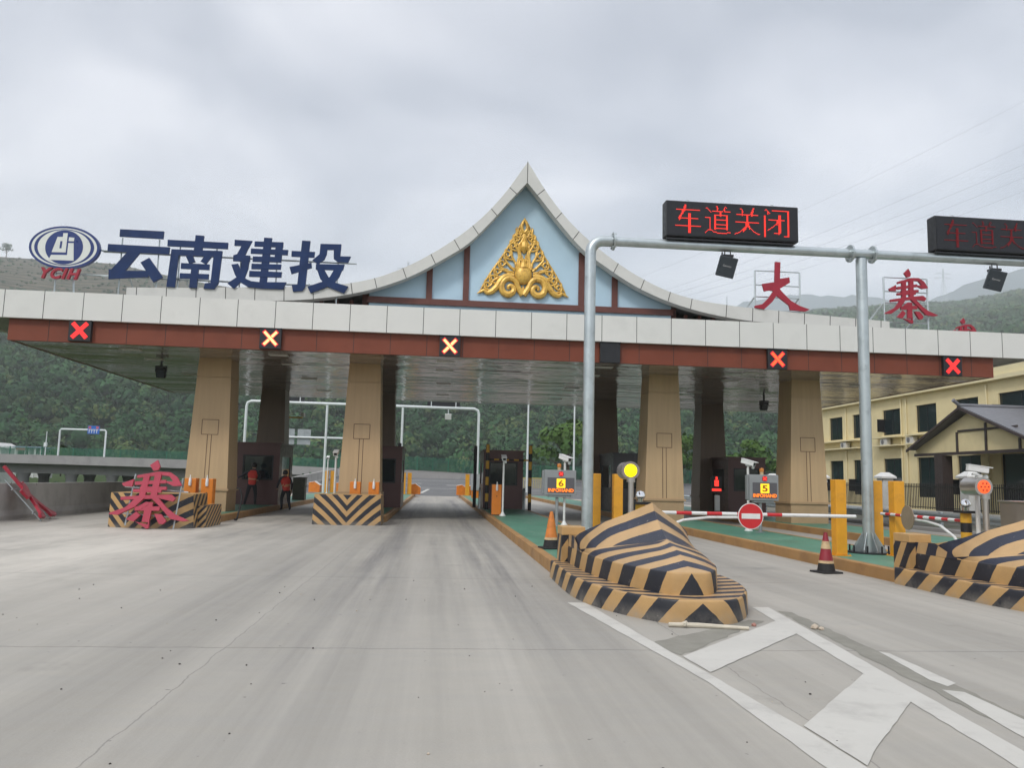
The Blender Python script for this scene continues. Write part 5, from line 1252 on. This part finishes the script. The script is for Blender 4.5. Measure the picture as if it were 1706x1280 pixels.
mb = MB(); mb.tube([(-1.4, 0, .2), (-1.4, 0, 4.25)], .05, 10); mb.tube([(-1.4, 0, 4.25), (.2, 0, 4.27)], .04, 10); mb.build('boom', YBAND, t, smooth=True); mb = MB(); mb.bb(.1, .28, -.2, .2, 4.32, 4.52); mb.build('housing', WHITE, t, bevel=.03)
def lamp_post(x, y, h, label):
    t = thing('lamp_post', (x, y, 0), label, 'street lamp', 'slim white lamp posts behind the plaza')
    mb = MB(); mb.tube([(0, 0, 0), (0, 0, h)], [.11, .07], 12); mb.build('pole', WPIPE, t, smooth=True)
    mb = MB(); mb.tube([(0, 0, h - .1), (.6, 0, h + .2), (1.3, 0, h + .3)], .04, 8); mb.build('arm', WPIPE, t, smooth=True)
    mb = MB(); mb.box((1.5, 0, h + .3), (.6, .22, .1)); mb.build('lamp_head', WPIPE, t, bevel=.03); return t
lamp_post(8.5, 75, 11, 'slim white lamp post right of the middle booth')
lamp_post(12.9, 75, 9, 'slim white lamp post above the left lane display')
lamp_post(26.5, 75, 10, 'slim white lamp post beside the fourth rear column')
# ------------------------------------------------------------------ left wall, bridge, far fence
wl = thing('concrete_wall', (-12.2, 30, 0), 'long grey concrete crash wall along the left edge of the plaza', 'wall')
mb = MB()
mb.add([(x, y, z) for y in (3, 66) for x, z in ((-12.0, -.3), (-12.0, .12), (-12.07, .28), (-12.12, 1.03), (-12.36, 1.03), (-12.42, -5))], [(i, i + 1, i + 7, i + 6) for i in range(5)] + [(0, 1, 2, 3, 4, 5), (11, 10, 9, 8, 7, 6)])
mb.add([(x, y, z) for y, dz in ((66.01, 0), (102, 1.3)) for x, z in ((-12.0, -.3 + dz), (-12.0, .12 + dz), (-12.07, .28 + dz), (-12.12, 1.03 + dz), (-12.36, 1.03 + dz), (-12.42, -5))], [(i, i + 1, i + 7, i + 6) for i in range(5)] + [(0, 1, 2, 3, 4, 5), (11, 10, 9, 8, 7, 6)])
mb.build('wall_body', BARRIER, wl, world=True)
mb = MB()
for k in range(16): mb.bb(-12.125, -12.115, 6 + 4 * k - .01, 6 + 4 * k + .01, .3, 1.028)
mb.build('joint', SEAM, wl, world=True)
BX = np.array([-100, -53, -44, -30.8, -17, -12.3]); BZ = np.array([2.05, 2.18, 2.15, 2.05, 1.62, 1.5])
bd = thing('road_bridge', (-45, 104, 0), 'long concrete road bridge on piers beyond the left wall', 'bridge')
def ribbon(mb, xs, f0, f1, y0, y1, mi=0):
    V = []; 
    for x in xs:
        a, b = f0(x), f1(x); V += [(x, y0, a), (x, y0, b), (x, y1, b), (x, y1, a)]
    n = len(xs); mb.add(V, [(4 * i + k, 4 * i + (k + 1) % 4, 4 * i + 4 + (k + 1) % 4, 4 * i + 4 + k) for i in range(n - 1) for k in range(4)] + [(0, 1, 2, 3), tuple(4 * n - 4 + k for k in range(4))], mi)
xs = np.linspace(-100, -12.3, 40); dz = lambda x: float(np.interp(x, BX, BZ))
mb = MB(); ribbon(mb, xs, lambda x: dz(x) - .15, lambda x: dz(x), 101.3, 112); ribbon(mb, xs, lambda x: dz(x) - 1.35, lambda x: dz(x) - .152, 103.2, 110.5); mb.build('deck', BRIDGE, bd, world=True)
for y in (101.05, 112):
    mb = MB(); ribbon(mb, xs, lambda x: dz(x) - .2, lambda x: dz(x) + .85, y, y + .25); mb.build('parapet', BRIDGE, bd, world=True)
for x in (-95, -74, -50.0, -44.4, -39.6, -27, -19):
    for y in (103.8, 109):
        mb = MB(); mb.lathe([(.62, -7), (.62, dz(x) - 1.9), (.8, dz(x) - 1.36)], (x, y, 0), 16); mb.build('pier', BRIDGE, bd, world=True, smooth=True)
fp = thing('road_parapet', (0, 104, 0), 'low concrete parapet along the far side of the road behind the plaza', 'wall')
pz = lambda x: float(np.interp(x, [-12.3, -3, 4, 13.5, 40, 60], [1.55, 1.42, 1.2, .75, .5, .4]))
mb = MB(); ribbon(mb, np.linspace(-12.28, 58, 30), lambda x: pz(x) - 3, lambda x: pz(x) + .85, 104.42, 104.7); mb.build('wall_body', BRIDGE, fp, world=True)
mb = MB(); ribbon(mb, np.linspace(-12.28, 58, 30), lambda x: pz(x) + .852, lambda x: pz(x) + .93, 104.38, 104.74); mb.build('coping', BRIDGE, fp, world=True)
def mesh_fence(name, xs, zf, y, h, label):
    t = thing(name, ((xs[0] + xs[-1]) / 2, y, 0), label, 'mesh fence', 'green mesh fences along the road')
    x = xs[0]
    while x <= xs[-1]: mb = MB(); mb.bb(x - .05, x + .05, y - .05, y + .05, zf(x), zf(x) + h); x += 2.0; mb.build('post', GREEN, t, world=True)
    mb = MB(); N_ = int((xs[-1] - xs[0]) / .16); 
    for k in range(N_):
        x = xs[0] + k * .16; z = zf(x); mb.bb(x - .02, x + .02, y - .01, y + .01, z + .1, z + h - .05)
    for q in np.linspace(.12, h - .05, 9):
        ribbon(mb, np.linspace(xs[0], xs[-1], 20), lambda x: zf(x) + q - .02, lambda x: zf(x) + q + .02, y - .014, y + .014)
    mb.build('mesh_panel', GREEN, t, world=True); return t
mesh_fence('mesh_fence', [-70, -12.5], lambda x: dz(x) + .85, 112.1, 1.2, 'green mesh fence on the bridge at left')
mesh_fence('mesh_fence', [-12.4, 40], lambda x: pz(x) + .93, 104.56, 1.75, 'tall green mesh fence on the parapet behind the plaza')
t = thing('yellow_fence', (11, 84, 0), 'low yellow railing behind the left lane display', 'railing')
mb = MB(); zr = .62
for k in range(30): mb.bb(8.2 + k * .2 - .03, 8.2 + k * .2 + .03, 83.97, 84.03, zr, zr + 1.0)
mb.bb(8.1, 14.2, 83.96, 84.04, zr + 1.0, zr + 1.1); mb.build('rails', mat('rail_yellow', (.42, .36, .12), .6), t, world=True)
mb = MB(); mb.bb(8.1, 14.2, 83.9, 84.1, zr - .4, zr - .02); mb.build('base', BRIDGE, t, world=True)
# on the bridge at left
t = thing('sign_gantry', (-44, 105, 0), 'thin white gantry with a blue sign on the bridge at left', 'gantry')
mb = MB(); a, b = -46.75, -41.25; mb.tube([(a, 105, dz(a)), (a, 105, 6.2), (a + .12, 105, 6.36), (b - .12, 105, 6.36), (b, 105, 6.2), (b, 105, dz(b))], .11, 10); mb.build('frame_pipe', WPIPE, t, smooth=True, world=True)
mb = MB(); mb.bb(a - .25, a + .25, 104.75, 105.25, dz(a) + .01, dz(a) + .5); mb.build('footing', BRIDGE, t, world=True)
t = thing('road_sign', (-42.6, 104.85, 0), 'small blue road sign with white marks on the bridge gantry', 'road sign')
mb = MB(); mb.bb(-43.4, -42.0, 104.8, 104.86, 5.85, 6.85); mb.build('panel', BSIGN, t, world=True)
mb = MB()
for x in (-43.2, -42.9, -42.6, -42.3):
    mb.bb(x - .03, x + .03, 104.78, 104.8, 5.95, 6.2); mb.bb(x - .08, x + .08, 104.78, 104.8, 6.22, 6.32)
mb.bb(-43.3, -42.1, 104.78, 104.8, 6.36, 6.42); mb.build('white_arrows', LOGOW, t, world=True)
mb = MB(); mb.bb(-43.3, -43.0, 104.78, 104.8, 6.5, 6.78); mb.bb(-42.4, -42.1, 104.78, 104.8, 6.5, 6.78); mb.build('red_marks', mat('sign_pink', (.6, .12, .15)), t, world=True)
t = thing('camera_mast', (-48.2, 104.8, 1.9), 'small pale mast on the bridge left of the blue sign gantry', 'mast')
mb = MB(); mb.tube([(0, 0, .2), (0, 0, 4.1)], [.07, .05], 8); mb.build('pole', WPIPE, t, smooth=True); mb = MB(); mb.bb(-.2, .12, -.15, .15, 2.2, 2.7); mb.build('box', WPIPE, t, bevel=.02)
t = thing('house', (-66.6, 128, 0), 'white low house at the far left edge', 'house')
mb = MB(); mb.bb(-71, -64.2, 126, 131, -1, 4.3); mb.build('wall', LOGOW, t, world=True); mb = MB(); mb.prism([(-71.3, 4.3), (-63.9, 4.3), (-65.5, 5.1), (-70, 5.1)], 125.7, 131.3); mb.build('roof', mat('house_roof', (.55, .55, .53)), t, world=True)
t = thing('open_shed', (-59.9, 127, 0), 'small white open shed with a blue and red striped edge at far left', 'shed')
mb = MB()
for x in (-61.6, -60.2, -58.9, -58.1): mb.bb(x - .12, x + .12, 124.9, 125.1, 0, 4.4)
mb.bb(-61.7, -58, 128.8, 129, 0, 4.4); mb.build('posts', LOGOW, t, world=True)
mb = MB(); mb.bb(-61.9, -57.8, 124.6, 129.2, 4.4, 4.55); mb.build('roof', mat('shed_roof', (.30, .36, .50)), t, world=True); mb = MB(); mb.bb(-61.5, -60, 124.8, 124.85, 4.0, 4.38); mb.build('banner', mat('banner_red', (.5, .2, .18)), t, world=True)
# ------------------------------------------------------------------ cream office building at right
BXF = 31.5
ob = thing('office_building', (38, 46, 0), 'cream two-storey office building with dark windows on the right', 'building')
WIN = [(60.0, 62.1), (57.2, 58.45), (52.05, 54.3), (48.1, 50.3), (44.1, 46.2), (39.0, 42.4), (34.2, 36.6), (29.5, 32.0)]
mb = MB(); ys = 63.6; FL = [(2.0 - 1.0, 3.58), (5.22, 7.0)]
def wallstrip(y0, y1, z0, z1): mb.bb(BXF, BXF + .3, y0, y1, z0, z1)
edges = [63.6] + [v for a, b in WIN for v in (b, a)] + [24]
for i in range(0, len(edges), 2): wallstrip(edges[i + 1], edges[i], -.2, 7.75)
for a, b in WIN:
    wallstrip(a, b, -.2, FL[0][0]); wallstrip(a, b, FL[0][1], FL[1][0]); wallstrip(a, b, FL[1][1], 7.75)
mb.bb(BXF + .31, 46, 63.3, 63.6, -.2, 7.75); mb.bb(BXF + .31, 46, 24, 24.3, -.2, 7.75); mb.build('wall', CREAM, ob, world=True)
mb = MB(); mb.bb(BXF - .35, 46.3, 23.7, 63.9, 7.752, 8.0); mb.bb(BXF - .12, 46.2, 23.8, 63.8, 8.002, 8.55); mb.build('roof', CREAM2, ob, world=True)
random.seed(21)
for a, b in WIN:
    for z0, z1 in FL:
        mb = MB(); e = .05
        mb.bb(BXF + .1, BXF + .16, a, a + e, z0, z1); mb.bb(BXF + .1, BXF + .16, b - e, b, z0, z1); mb.bb(BXF + .1, BXF + .16, a + e, b - e, z0, z0 + e); mb.bb(BXF + .1, BXF + .16, a + e, b - e, z1 - e, z1)
        for q in ((a * .5 + b * .5),): mb.bb(BXF + .1, BXF + .15, q - .025, q + .025, z0 + e, z1 - e)
        if random.random() < .5: mb.bb(BXF - .42, BXF + .1, b - .04, b - .01, z0 + .25, z0 + 1.15)
        wv = mb.build('window', BLACK, ob, world=True)
        mb = MB(); mb.bb(BXF + .12, BXF + .14, a + e, b - e, z0 + e, z1 - e); p = mb.build('pane', GLASS, ob, world=True); p.parent = wv; p.matrix_parent_inverse = Matrix()
        mb = MB(); mb.bb(BXF + .285, BXF + .295, a + .1, a + (b - a) * random.uniform(.25, .5), z0 + .1, z1 - .05); p = mb.build('curtain', mat('curtain_grey', (.25, .27, .28), .9), ob, world=True); p.parent = wv; p.matrix_parent_inverse = Matrix()
for a, b in ((56.9, 64.0), (51.6, 54.9), (47.6, 50.8), (43.5, 46.6), (38.5, 42.9), (33.6, 37.1)):
    for z in (4.42, 5.0):
        mb = MB(); mb.bb(BXF - .55, BXF - .002, a, b, z, z + .08); mb.build('ledge', CREAM2, ob, world=True)
for y in (59.1, 53.5, 50.4, 45.2, 41):
    t = thing('air_conditioner', (BXF - .3, y, 4.502), {59.1: 'white air conditioner on the ledge nearest the far end of the office', 53.5: 'white air conditioner on the ledge right of the gantry post', 50.4: 'white air conditioner on the ledge just left of the porch roof',
              45.2: 'white air conditioner on the ledge behind the porch roof', 41: 'white air conditioner on the ledge hidden behind the porch ridge'}[y], 'air conditioner', 'air conditioners on the office ledges')
    mb = MB(); mb.bb(-.16, .16, -.42, .42, .0, .44); mb.build('case', ACW, t, bevel=.02)
    mb = MB(); mb.lathe([(.17, 0), (.17, .012)], (-.162, .1, .22), 20, M=Matrix.Rotation(R(-90), 3, 'Y')); mb.build('fan_grille', mat('grille_grey', (.16, .16, .16)), t)
for y in (59.35, 51.3, 51.9, 43.3):
    mb = MB(); mb.tube([(BXF - .08, y, 7.6), (BXF - .08, y, .2)], .045, 8); mb.build('drain_pipe', CREAM2, ob, world=True)
# porch
po = thing('entrance_porch', (28, 40, 0), 'gabled entrance porch with grey roof and dark timbers in front of the office', 'porch')
mb = MB(); mb.prism([(34.9, 3.55), (45.0, 3.55), (45.0, 3.72), (40, 5.62), (34.9, 3.72)], 28.0, 28.2, 0, lambda x, y, z: (y, x, z)); mb.build('gable_wall', CREAM, po, world=True)
def slope(mb, ya, za, yb, zb, x0, x1, th, mi=0):
    mb.add([(x0, ya, za), (x1, ya, za), (x1, yb, zb), (x0, yb, zb), (x0, ya, za - th), (x1, ya, za - th), (x1, yb, zb - th), (x0, yb, zb - th)], [(0, 1, 2, 3), (7, 6, 5, 4), (0, 4, 5, 1), (1, 5, 6, 2), (2, 6, 7, 3), (3, 7, 4, 0)], mi)
mb = MB(); slope(mb, 40, 5.95, 34.4, 3.78, 27.5, 31.48, .1); slope(mb, 40, 5.948, 44.8, 3.86, 27.5, 31.48, .1); mb.build('roof', SLATE, po, world=True)
mb = MB(); mb.tube([(27.15, 40, 6.25), (27.5, 40, 5.98), (31.4, 40, 5.98)], .1, 8); mb.build('ridge_cap', SLATE, po, world=True)
mb = MB(); slope(mb, 40, 5.90, 34.3, 3.70, 27.42, 27.495, .14); slope(mb, 40, 5.898, 44.9, 3.78, 27.42, 27.495, .14); mb.build('rake_board', DBROWN, po, world=True)
mb = MB(); mb.bb(27.93, 27.998, 35.0, 44.9, 3.40, 3.56)
for y, z1 in ((41.0, 4.62), (38.7, 5.0), (36.3, 4.1)): mb.bb(27.94, 27.998, y - .07, y + .07, 3.562, z1)
mb.bb(27.935, 27.997, 36.4, 40.9, 4.62, 4.72); mb.build('timber', DBROWN, po, world=True)
for y in (42.45, 35.3):
    mb = MB(); mb.bb(27.8, 28.4, y - .35, y + .35, 0, 3.4); mb.build('pillar', DBROWN, po, world=True)
t = thing('steel_fence', (24.5, 45, 0), 'black picket fence between white pillars in front of the office', 'fence')
PY = [64.5, 57.0, 49.6, 42.15, 35.1, 28.0, 21]
for y in PY:
    mb = MB(); mb.bb(24.2, 24.8, y - .3, y + .3, 0, 2.05); mb.build('pillar', WHITE, t, world=True)
    mb = MB(); mb.add([(24.08, y - .42, 2.05), (24.92, y - .42, 2.05), (24.92, y + .42, 2.05), (24.08, y + .42, 2.05), (24.08, y - .42, 2.15), (24.92, y - .42, 2.15), (24.92, y + .42, 2.15), (24.08, y + .42, 2.15), (24.35, y - .15, 2.38), (24.65, y - .15, 2.38), (24.65, y + .15, 2.38), (24.35, y + .15, 2.38)],
           [(3, 2, 1, 0), (0, 1, 5, 4), (1, 2, 6, 5), (2, 3, 7, 6), (3, 0, 4, 7), (4, 5, 9, 8), (5, 6, 10, 9), (6, 7, 11, 10), (7, 4, 8, 11), (8, 9, 10, 11)]); mb.build('pillar_cap', WHITE, t, world=True)
for b, a in zip(PY, PY[1:]):
    mb = MB(); y = a + .4
    while y < b - .35: mb.bb(24.485, 24.515, y - .015, y + .015, .52, 1.80); y += .14
    mb.bb(24.47, 24.53, a + .302, b - .302, 1.62, 1.66); mb.bb(24.47, 24.53, a + .302, b - .302, .60, .64); mb.build('picket_panel', FENCEB, t, world=True)
    mb = MB(); mb.bb(24.35, 24.65, a + .302, b - .302, -.1, .38); mb.build('base_wall', BARRIER, t, world=True); mb = MB(); mb.bb(24.3, 24.7, a + .302, b - .302, .382, .46); mb.build('coping', WHITE, t, world=True)
t = thing('guardrail', (18.6, 35, 0), 'grey corrugated steel guardrail along the right edge of the plaza', 'guardrail')
mb = MB(); pr = [(0, .32), (-.06, .37), (-.06, .42), (0, .46), (0, .50), (-.06, .54), (-.06, .59), (0, .64)]
mb.add([(18.6 + x, y, z) for y in (12, 64) for x, z in pr] + [(18.604 + x, y, z) for y in (12, 64) for x, z in pr], [(i, i + 1, i + 9, i + 8) for i in range(7)] + [(i + 16, i + 24, i + 25, i + 17) for i in range(7)]); mb.build('beam', GALV, t, world=True)
for y in np.arange(12.5, 64, 4): mb = MB(); mb.bb(18.63, 18.75, y - .06, y + .06, -.1, .68); mb.build('post', GALV, t, world=True)
g = MB(); g.bb(17.9, 18.45, -10, 66, -.2, .12); k = g.build('kerb', BRIDGE); struct(k)
g = MB(); g.bb(17.6, 17.75, -10, 66, -.2, .004); struct(g.build('edge_line', WPAINT))
# ------------------------------------------------------------------ people
def skin_body(J, E, rad, name, parent, colour, mats):
    me = bpy.data.meshes.new(name); me.from_pydata([J[k] for k in J], [(list(J).index(a), list(J).index(b)) for a, b in E], [])
    o = bpy.data.objects.new(name, me); COL.objects.link(o)
    o.modifiers.new('skin', 'SKIN'); sv = me.skin_vertices[0].data if me.skin_vertices else None
    if sv is None:
        me.attributes
    for i, k in enumerate(J): r = rad[k]; sv[i].radius = (r, r) if not isinstance(r, tuple) else r
    sv[0].use_root = True
    s_ = o.modifiers.new('sub', 'SUBSURF'); s_.levels = 2; s_.render_levels = 2
    bpy.context.view_layer.update()
    m2 = bpy.data.meshes.new_from_object(o.evaluated_get(bpy.context.evaluated_depsgraph_get())); m2.name = name
    bpy.data.objects.remove(o); m2.materials.clear()
    for q in mats: m2.materials.append(q)
    m2.polygons.foreach_set('material_index', [colour(p.center) for p in m2.polygons]); m2.polygons.foreach_set('use_smooth', [True] * len(m2.polygons))
    o = bpy.data.objects.new(name, m2); COL.objects.link(o); o.parent = parent; return o
def person(loc, rz, J, label, group='workers in red vests'):
    t = thing('person', loc, label, 'person', group, rz)
    rad = dict(pelvis=(.15, .11), spine=(.145, .105), chest=(.165, .115), neck=.055, head=(.085, .095), crown=(.07, .08))
    E = [('pelvis', 'spine'), ('spine', 'chest'), ('chest', 'neck'), ('neck', 'head'), ('head', 'crown')]
    for s_ in 'LR':
        for a, b in (('chest', 'sh'), ('sh', 'el'), ('el', 'wr'), ('wr', 'palm'), ('pelvis', 'hip'), ('hip', 'kn'), ('kn', 'an'), ('an', 'toe')):
            E.append((a if a in ('chest', 'pelvis') else a + s_, b + s_))
        for k, r in (('sh', .07), ('el', .05), ('wr', .034), ('palm', (.04, .022)), ('hip', .095), ('kn', .068), ('an', .05), ('toe', (.045, .035))): rad[k + s_] = r
        p, w_ = Vector(J['palm' + s_]), Vector(J['wr' + s_]); d = (p - w_).normalized(); sd_ = d.cross(Vector((0, 0, 1))); sd_ = sd_.normalized() if sd_.length > .1 else Vector((1, 0, 0))
        for f in range(5):
            off = sd_ * (.032 - .016 * f); ln = (.045, .075, .085, .078, .06)[f]
            st = p + off * (1.3 if f == 0 else 1) + d * (.0 if f == 0 else .03)
            J['f%d%s' % (f, s_)] = tuple(st + d * ln * .55 + (sd_ * .02 if f == 0 else Vector((0, 0, -.008)))); J['g%d%s' % (f, s_)] = tuple(st + d * ln * .9 + (sd_ * .02 if f == 0 else Vector((0, 0, -.03))))
            rad['f%d%s' % (f, s_)] = .0095; rad['g%d%s' % (f, s_)] = .008; E += [('palm' + s_, 'f%d%s' % (f, s_)), ('f%d%s' % (f, s_), 'g%d%s' % (f, s_))]
    nz = J['neck'][2]; pz_ = J['pelvis'][2]; hands = [Vector(J['palmL']), Vector(J['palmR'])]
    def colr(c):
        if c.z > nz + .01 or any((c - h_).length < .13 for h_ in hands): return 1
        if c.z < .09: return 2
        return 0 if c.z > pz_ - .02 else 3
    skin_body(J, E, rad, 'body', t, colr, [mat('sleeve_dark', (.045, .04, .05), .85, 0, .2, 12), SKIN, RUBBER, DCLOTH])
    V = {k: J[k] for k in ('pelvis', 'spine', 'chest', 'shL', 'shR')}
    mid = tuple((Vector(J['chest']) + Vector(J['neck'])) / 2); V['mid'] = mid
    top = tuple(Vector(J['pelvis']) + Vector((0, 0, -.06))); V = dict(hem=top, **V)
    skin_body(V, [('hem', 'pelvis'), ('pelvis', 'spine'), ('spine', 'chest'), ('chest', 'mid'), ('chest', 'shL'), ('chest', 'shR')], dict(hem=(.165, .125), pelvis=(.17, .13), spine=(.165, .125), chest=(.18, .13), mid=.09, shL=.085, shR=.085), 'vest', t,
              lambda c: 1 if abs(c.z - J['spine'][2]) < .03 else 0, [VEST, VESTB])
    h_ = Vector(J['head']); mb = MB(); mb.ball(h_ + Vector((0, -.015, .045)), .118, 0, 16, 10, (.93, 1.05, .95)); mb.build('hair', HAIR, t, smooth=True)
    f_ = Vector(J['face']) if 'face' in J else Vector((0, .1, 0))
    mb = MB(); c = h_ + f_ * 1.02; mb.ball(c + Vector((0, 0, -.01)), .018, 0, 8, 6, (1, 1, 1.5)); sx = f_.cross(Vector((0, 0, 1))).normalized() * .035
    mb.build('nose', SKIN, t, smooth=True)
    mb = MB(); mb.ball(c + sx + Vector((0, 0, .02)), .011, 0, 8, 6); mb.ball(c - sx + Vector((0, 0, .02)), .011, 0, 8, 6); mb.build('eyes', HAIR, t)
    mb = MB(); mb.box(c + Vector((0, 0, -.055)), (.05, .012, .012)); mb.build('mouth', mat('lip', (.25, .09, .08)), t)
    return t
J1 = dict(pelvis=(0, 0, .84), spine=(0, .07, 1.02), chest=(0, .17, 1.24), neck=(.01, .25, 1.40), head=(.02, .30, 1.50), crown=(.02, .31, 1.58),
          shL=(-.19, .19, 1.30), elL=(-.27, .27, 1.04), wrL=(-.24, .45, .90), palmL=(-.22, .53, .86), shR=(.19, .17, 1.30), elR=(.28, .12, 1.04), wrR=(.29, .22, .82), palmR=(.29, .25, .74),
          hipL=(-.095, 0, .80), knL=(-.13, .16, .46), anL=(-.13, .05, .09), toeL=(-.14, .19, .05), hipR=(.095, 0, .80), knR=(.11, -.02, .45), anR=(.12, -.24, .11), toeR=(.13, -.13, .05))
J1f = {k: v for k, v in J1.items()}
person((-6.08, 34.0, 0.0), R(28), J1, 'person in a red vest and dark trousers walking away, seen from behind')
J2 = dict(pelvis=(0, 0, .86), spine=(0, .03, 1.05), chest=(.02, .06, 1.28), neck=(.03, .08, 1.46), head=(.04, .10, 1.57), crown=(.04, .10, 1.66),
          shL=(-.18, .07, 1.35), elL=(-.42, .16, 1.18), wrL=(-.62, .22, 1.08), palmL=(-.70, .24, 1.05), shR=(.20, .06, 1.34), elR=(.28, .16, 1.10), wrR=(.20, .34, 1.02), palmR=(.15, .41, 1.0),
          hipL=(-.095, 0, .82), knL=(-.17, .03, .46), anL=(-.24, -.02, .09), toeL=(-.27, .12, .05), hipR=(.095, 0, .82), knR=(.14, .10, .46), anR=(.15, .03, .09), toeR=(.16, .17, .05))
person((-7.35, 33.5, .2), R(5), J2, 'person in a dark red vest reaching out beside the leftmost booth')
# ------------------------------------------------------------------ pylons and power lines
def pylon(x, y, h, label, arms=3, wd=None):
    z = float(height(x, y)); t = thing('pylon', (x, y, z), label, 'power pylon', 'power pylons on the hills'); wd = wd or h * .17; r = .28
    mb = MB(); lv = [0, .25, .45, .62, .75, .87, 1.0]; w_ = [wd / 2 * (1 - .86 * min(1, v / .75)) for v in lv]
    for sx in (-1, 1):
        for sy in (-1, 1): mb.tube([(sx * a, sy * a, v * h) for a, v in zip(w_, lv)], r, 4)
    for i in range(len(lv) - 1):
        a, b = w_[i], w_[i + 1]; z0, z1 = lv[i] * h, lv[i + 1] * h
        for (p, q) in (((-a, -a, z0), (b, -b, z1)), ((a, -a, z0), (-b, -b, z1)), ((-a, a, z0), (b, b, z1)), ((-a, -a, z0), (-b, b, z1)), ((a, -a, z0), (b, b, z1))): mb.tube([p, q], r * .7, 4)
    mb.build('lattice', GALV, t)
    for k in range(arms):
        zz = h * (.74 + .12 * k); L_ = h * (.24, .19, .14)[k]; mb = MB()
        for sg in (-1, 1): mb.tube([(0, 0, zz + h * .03), (sg * L_, 0, zz)], r, 4); mb.tube([(0, 0, zz - h * .012), (sg * L_, 0, zz)], r, 4); mb.tube([(sg * L_, 0, zz), (sg * L_, 0, zz - h * .04)], r, 4)
        mb.build('crossarm', GALV, t)
    return t
def polar(phi, r): return r * math.sin(R(phi)), r * math.cos(R(phi))
pylon(*polar(33.9, 1880), 80, 'tall hazy lattice pylon right of the red many-stroke roof character', 2)
pylon(*polar(-2.5, 1290), 88, 'faint lattice pylon peeking over the left slope of the gable', 2)
pylon(*polar(20.37, 1290), 74, 'thin faint pylon between the gable and the red three-stroke character', 1, 4)
for k, (za, zb) in enumerate(((128, 196), (125, 184), (122, 176), (118, 168), (142, 222))):
    t = thing('power_line', (187, 400, za), ['topmost faint power line but one crossing the sky at right', 'second faint power line below the LED boards at right', 'third faint power line below the LED boards at right', 'lowest faint power line crossing the sky at right', 'highest faint power line crossing the sky at upper right'][k], 'power line', 'power lines at upper right')
    mb = MB(); P0 = Vector((120, 520, za - 8)); P1 = Vector((340, 395, zb + 8)); n = 24
    mb.tube([P0.lerp(P1, i / n) + Vector((0, 0, -6 * 4 * (i / n) * (1 - i / n))) for i in range(n + 1)], .04, 5); mb.build('cable', SEAM, t, world=True)
# ------------------------------------------------------------------ litter on the concrete
t = thing('stick', (2.9, 8.4, 0), 'pale wooden stick lying in front of the foreground bumper', 'stick')
mb = MB(); mb.tube([(2.49, 8.47, .028), (2.8, 8.45, .025), (3.30, 8.32, .02)], [.022, .026, .018], 8); mb.build('rod', WOOD, t, smooth=True, world=True)
mb = MB(); mb.tube([(2.64, 8.40, .04), (2.68, 8.48, .05), (2.66, 8.52, .03)], .018, 6); mb.build('knot', WOOD, t, smooth=True, world=True)
random.seed(31)
def stone(x, y, r, m_, label, grp='small stones and litter on the concrete'):
    mb = MB(); b = bmesh.new(); bmesh.ops.create_icosphere(b, subdivisions=1, radius=r)
    mb.add([(v.co.x * random.uniform(.7, 1.3), v.co.y * random.uniform(.7, 1.3), v.co.z * random.uniform(.5, .9) + r * .5) for v in b.verts], [[v.index for v in f.verts] for f in b.faces]); b.free()
    o = mb.build('stone', m_); o.location = (x, y, 0); tag(o, label, 'stone', grp); return o
STN = mat('stone_dark', (.06, .055, .05), .9, 0, .3, 20); STP = mat('stone_pale', (.5, .42, .33), .9, 0, .2, 20)
stone(4.06, 8.42, .045, STP, 'pale brown lump beside the right white line')
stone(4.10, 8.36, .03, STP, 'smaller pale lump touching the brown lump by the right white line')
stone(3.45, 8.55, .03, mat('stone_red', (.4, .2, .16), .9), 'reddish crumb at the right end of the stick')
for k in range(60):
    x = random.uniform(-4.5, 3.2); y = random.uniform(3.4, 12)
    stone(x, y, random.uniform(.004, .010), STN if random.random() < .8 else STP, 'tiny crumb of grit scattered on the concrete', 'grit scattered on the concrete')
# ------------------------------------------------------------------ air
mb = MB(); mb.bb(-2500, 3300, -400, 3400, -9, 690)
hzm = bpy.data.materials.new('haze_air'); hzm.use_nodes = True; t_ = hzm.node_tree; t_.nodes.clear()
o_ = t_.nodes.new('ShaderNodeOutputMaterial'); pv = t_.nodes.new('ShaderNodeVolumePrincipled')
pv.inputs['Color'].default_value = (.93, .955, .97, 1); pv.inputs['Density'].default_value = .00033; pv.inputs['Anisotropy'].default_value = .1
t_.links.new(pv.outputs[0], o_.inputs['Volume'])
hz_o = mb.build('haze', hzm); hz_o['kind'] = 'stuff'
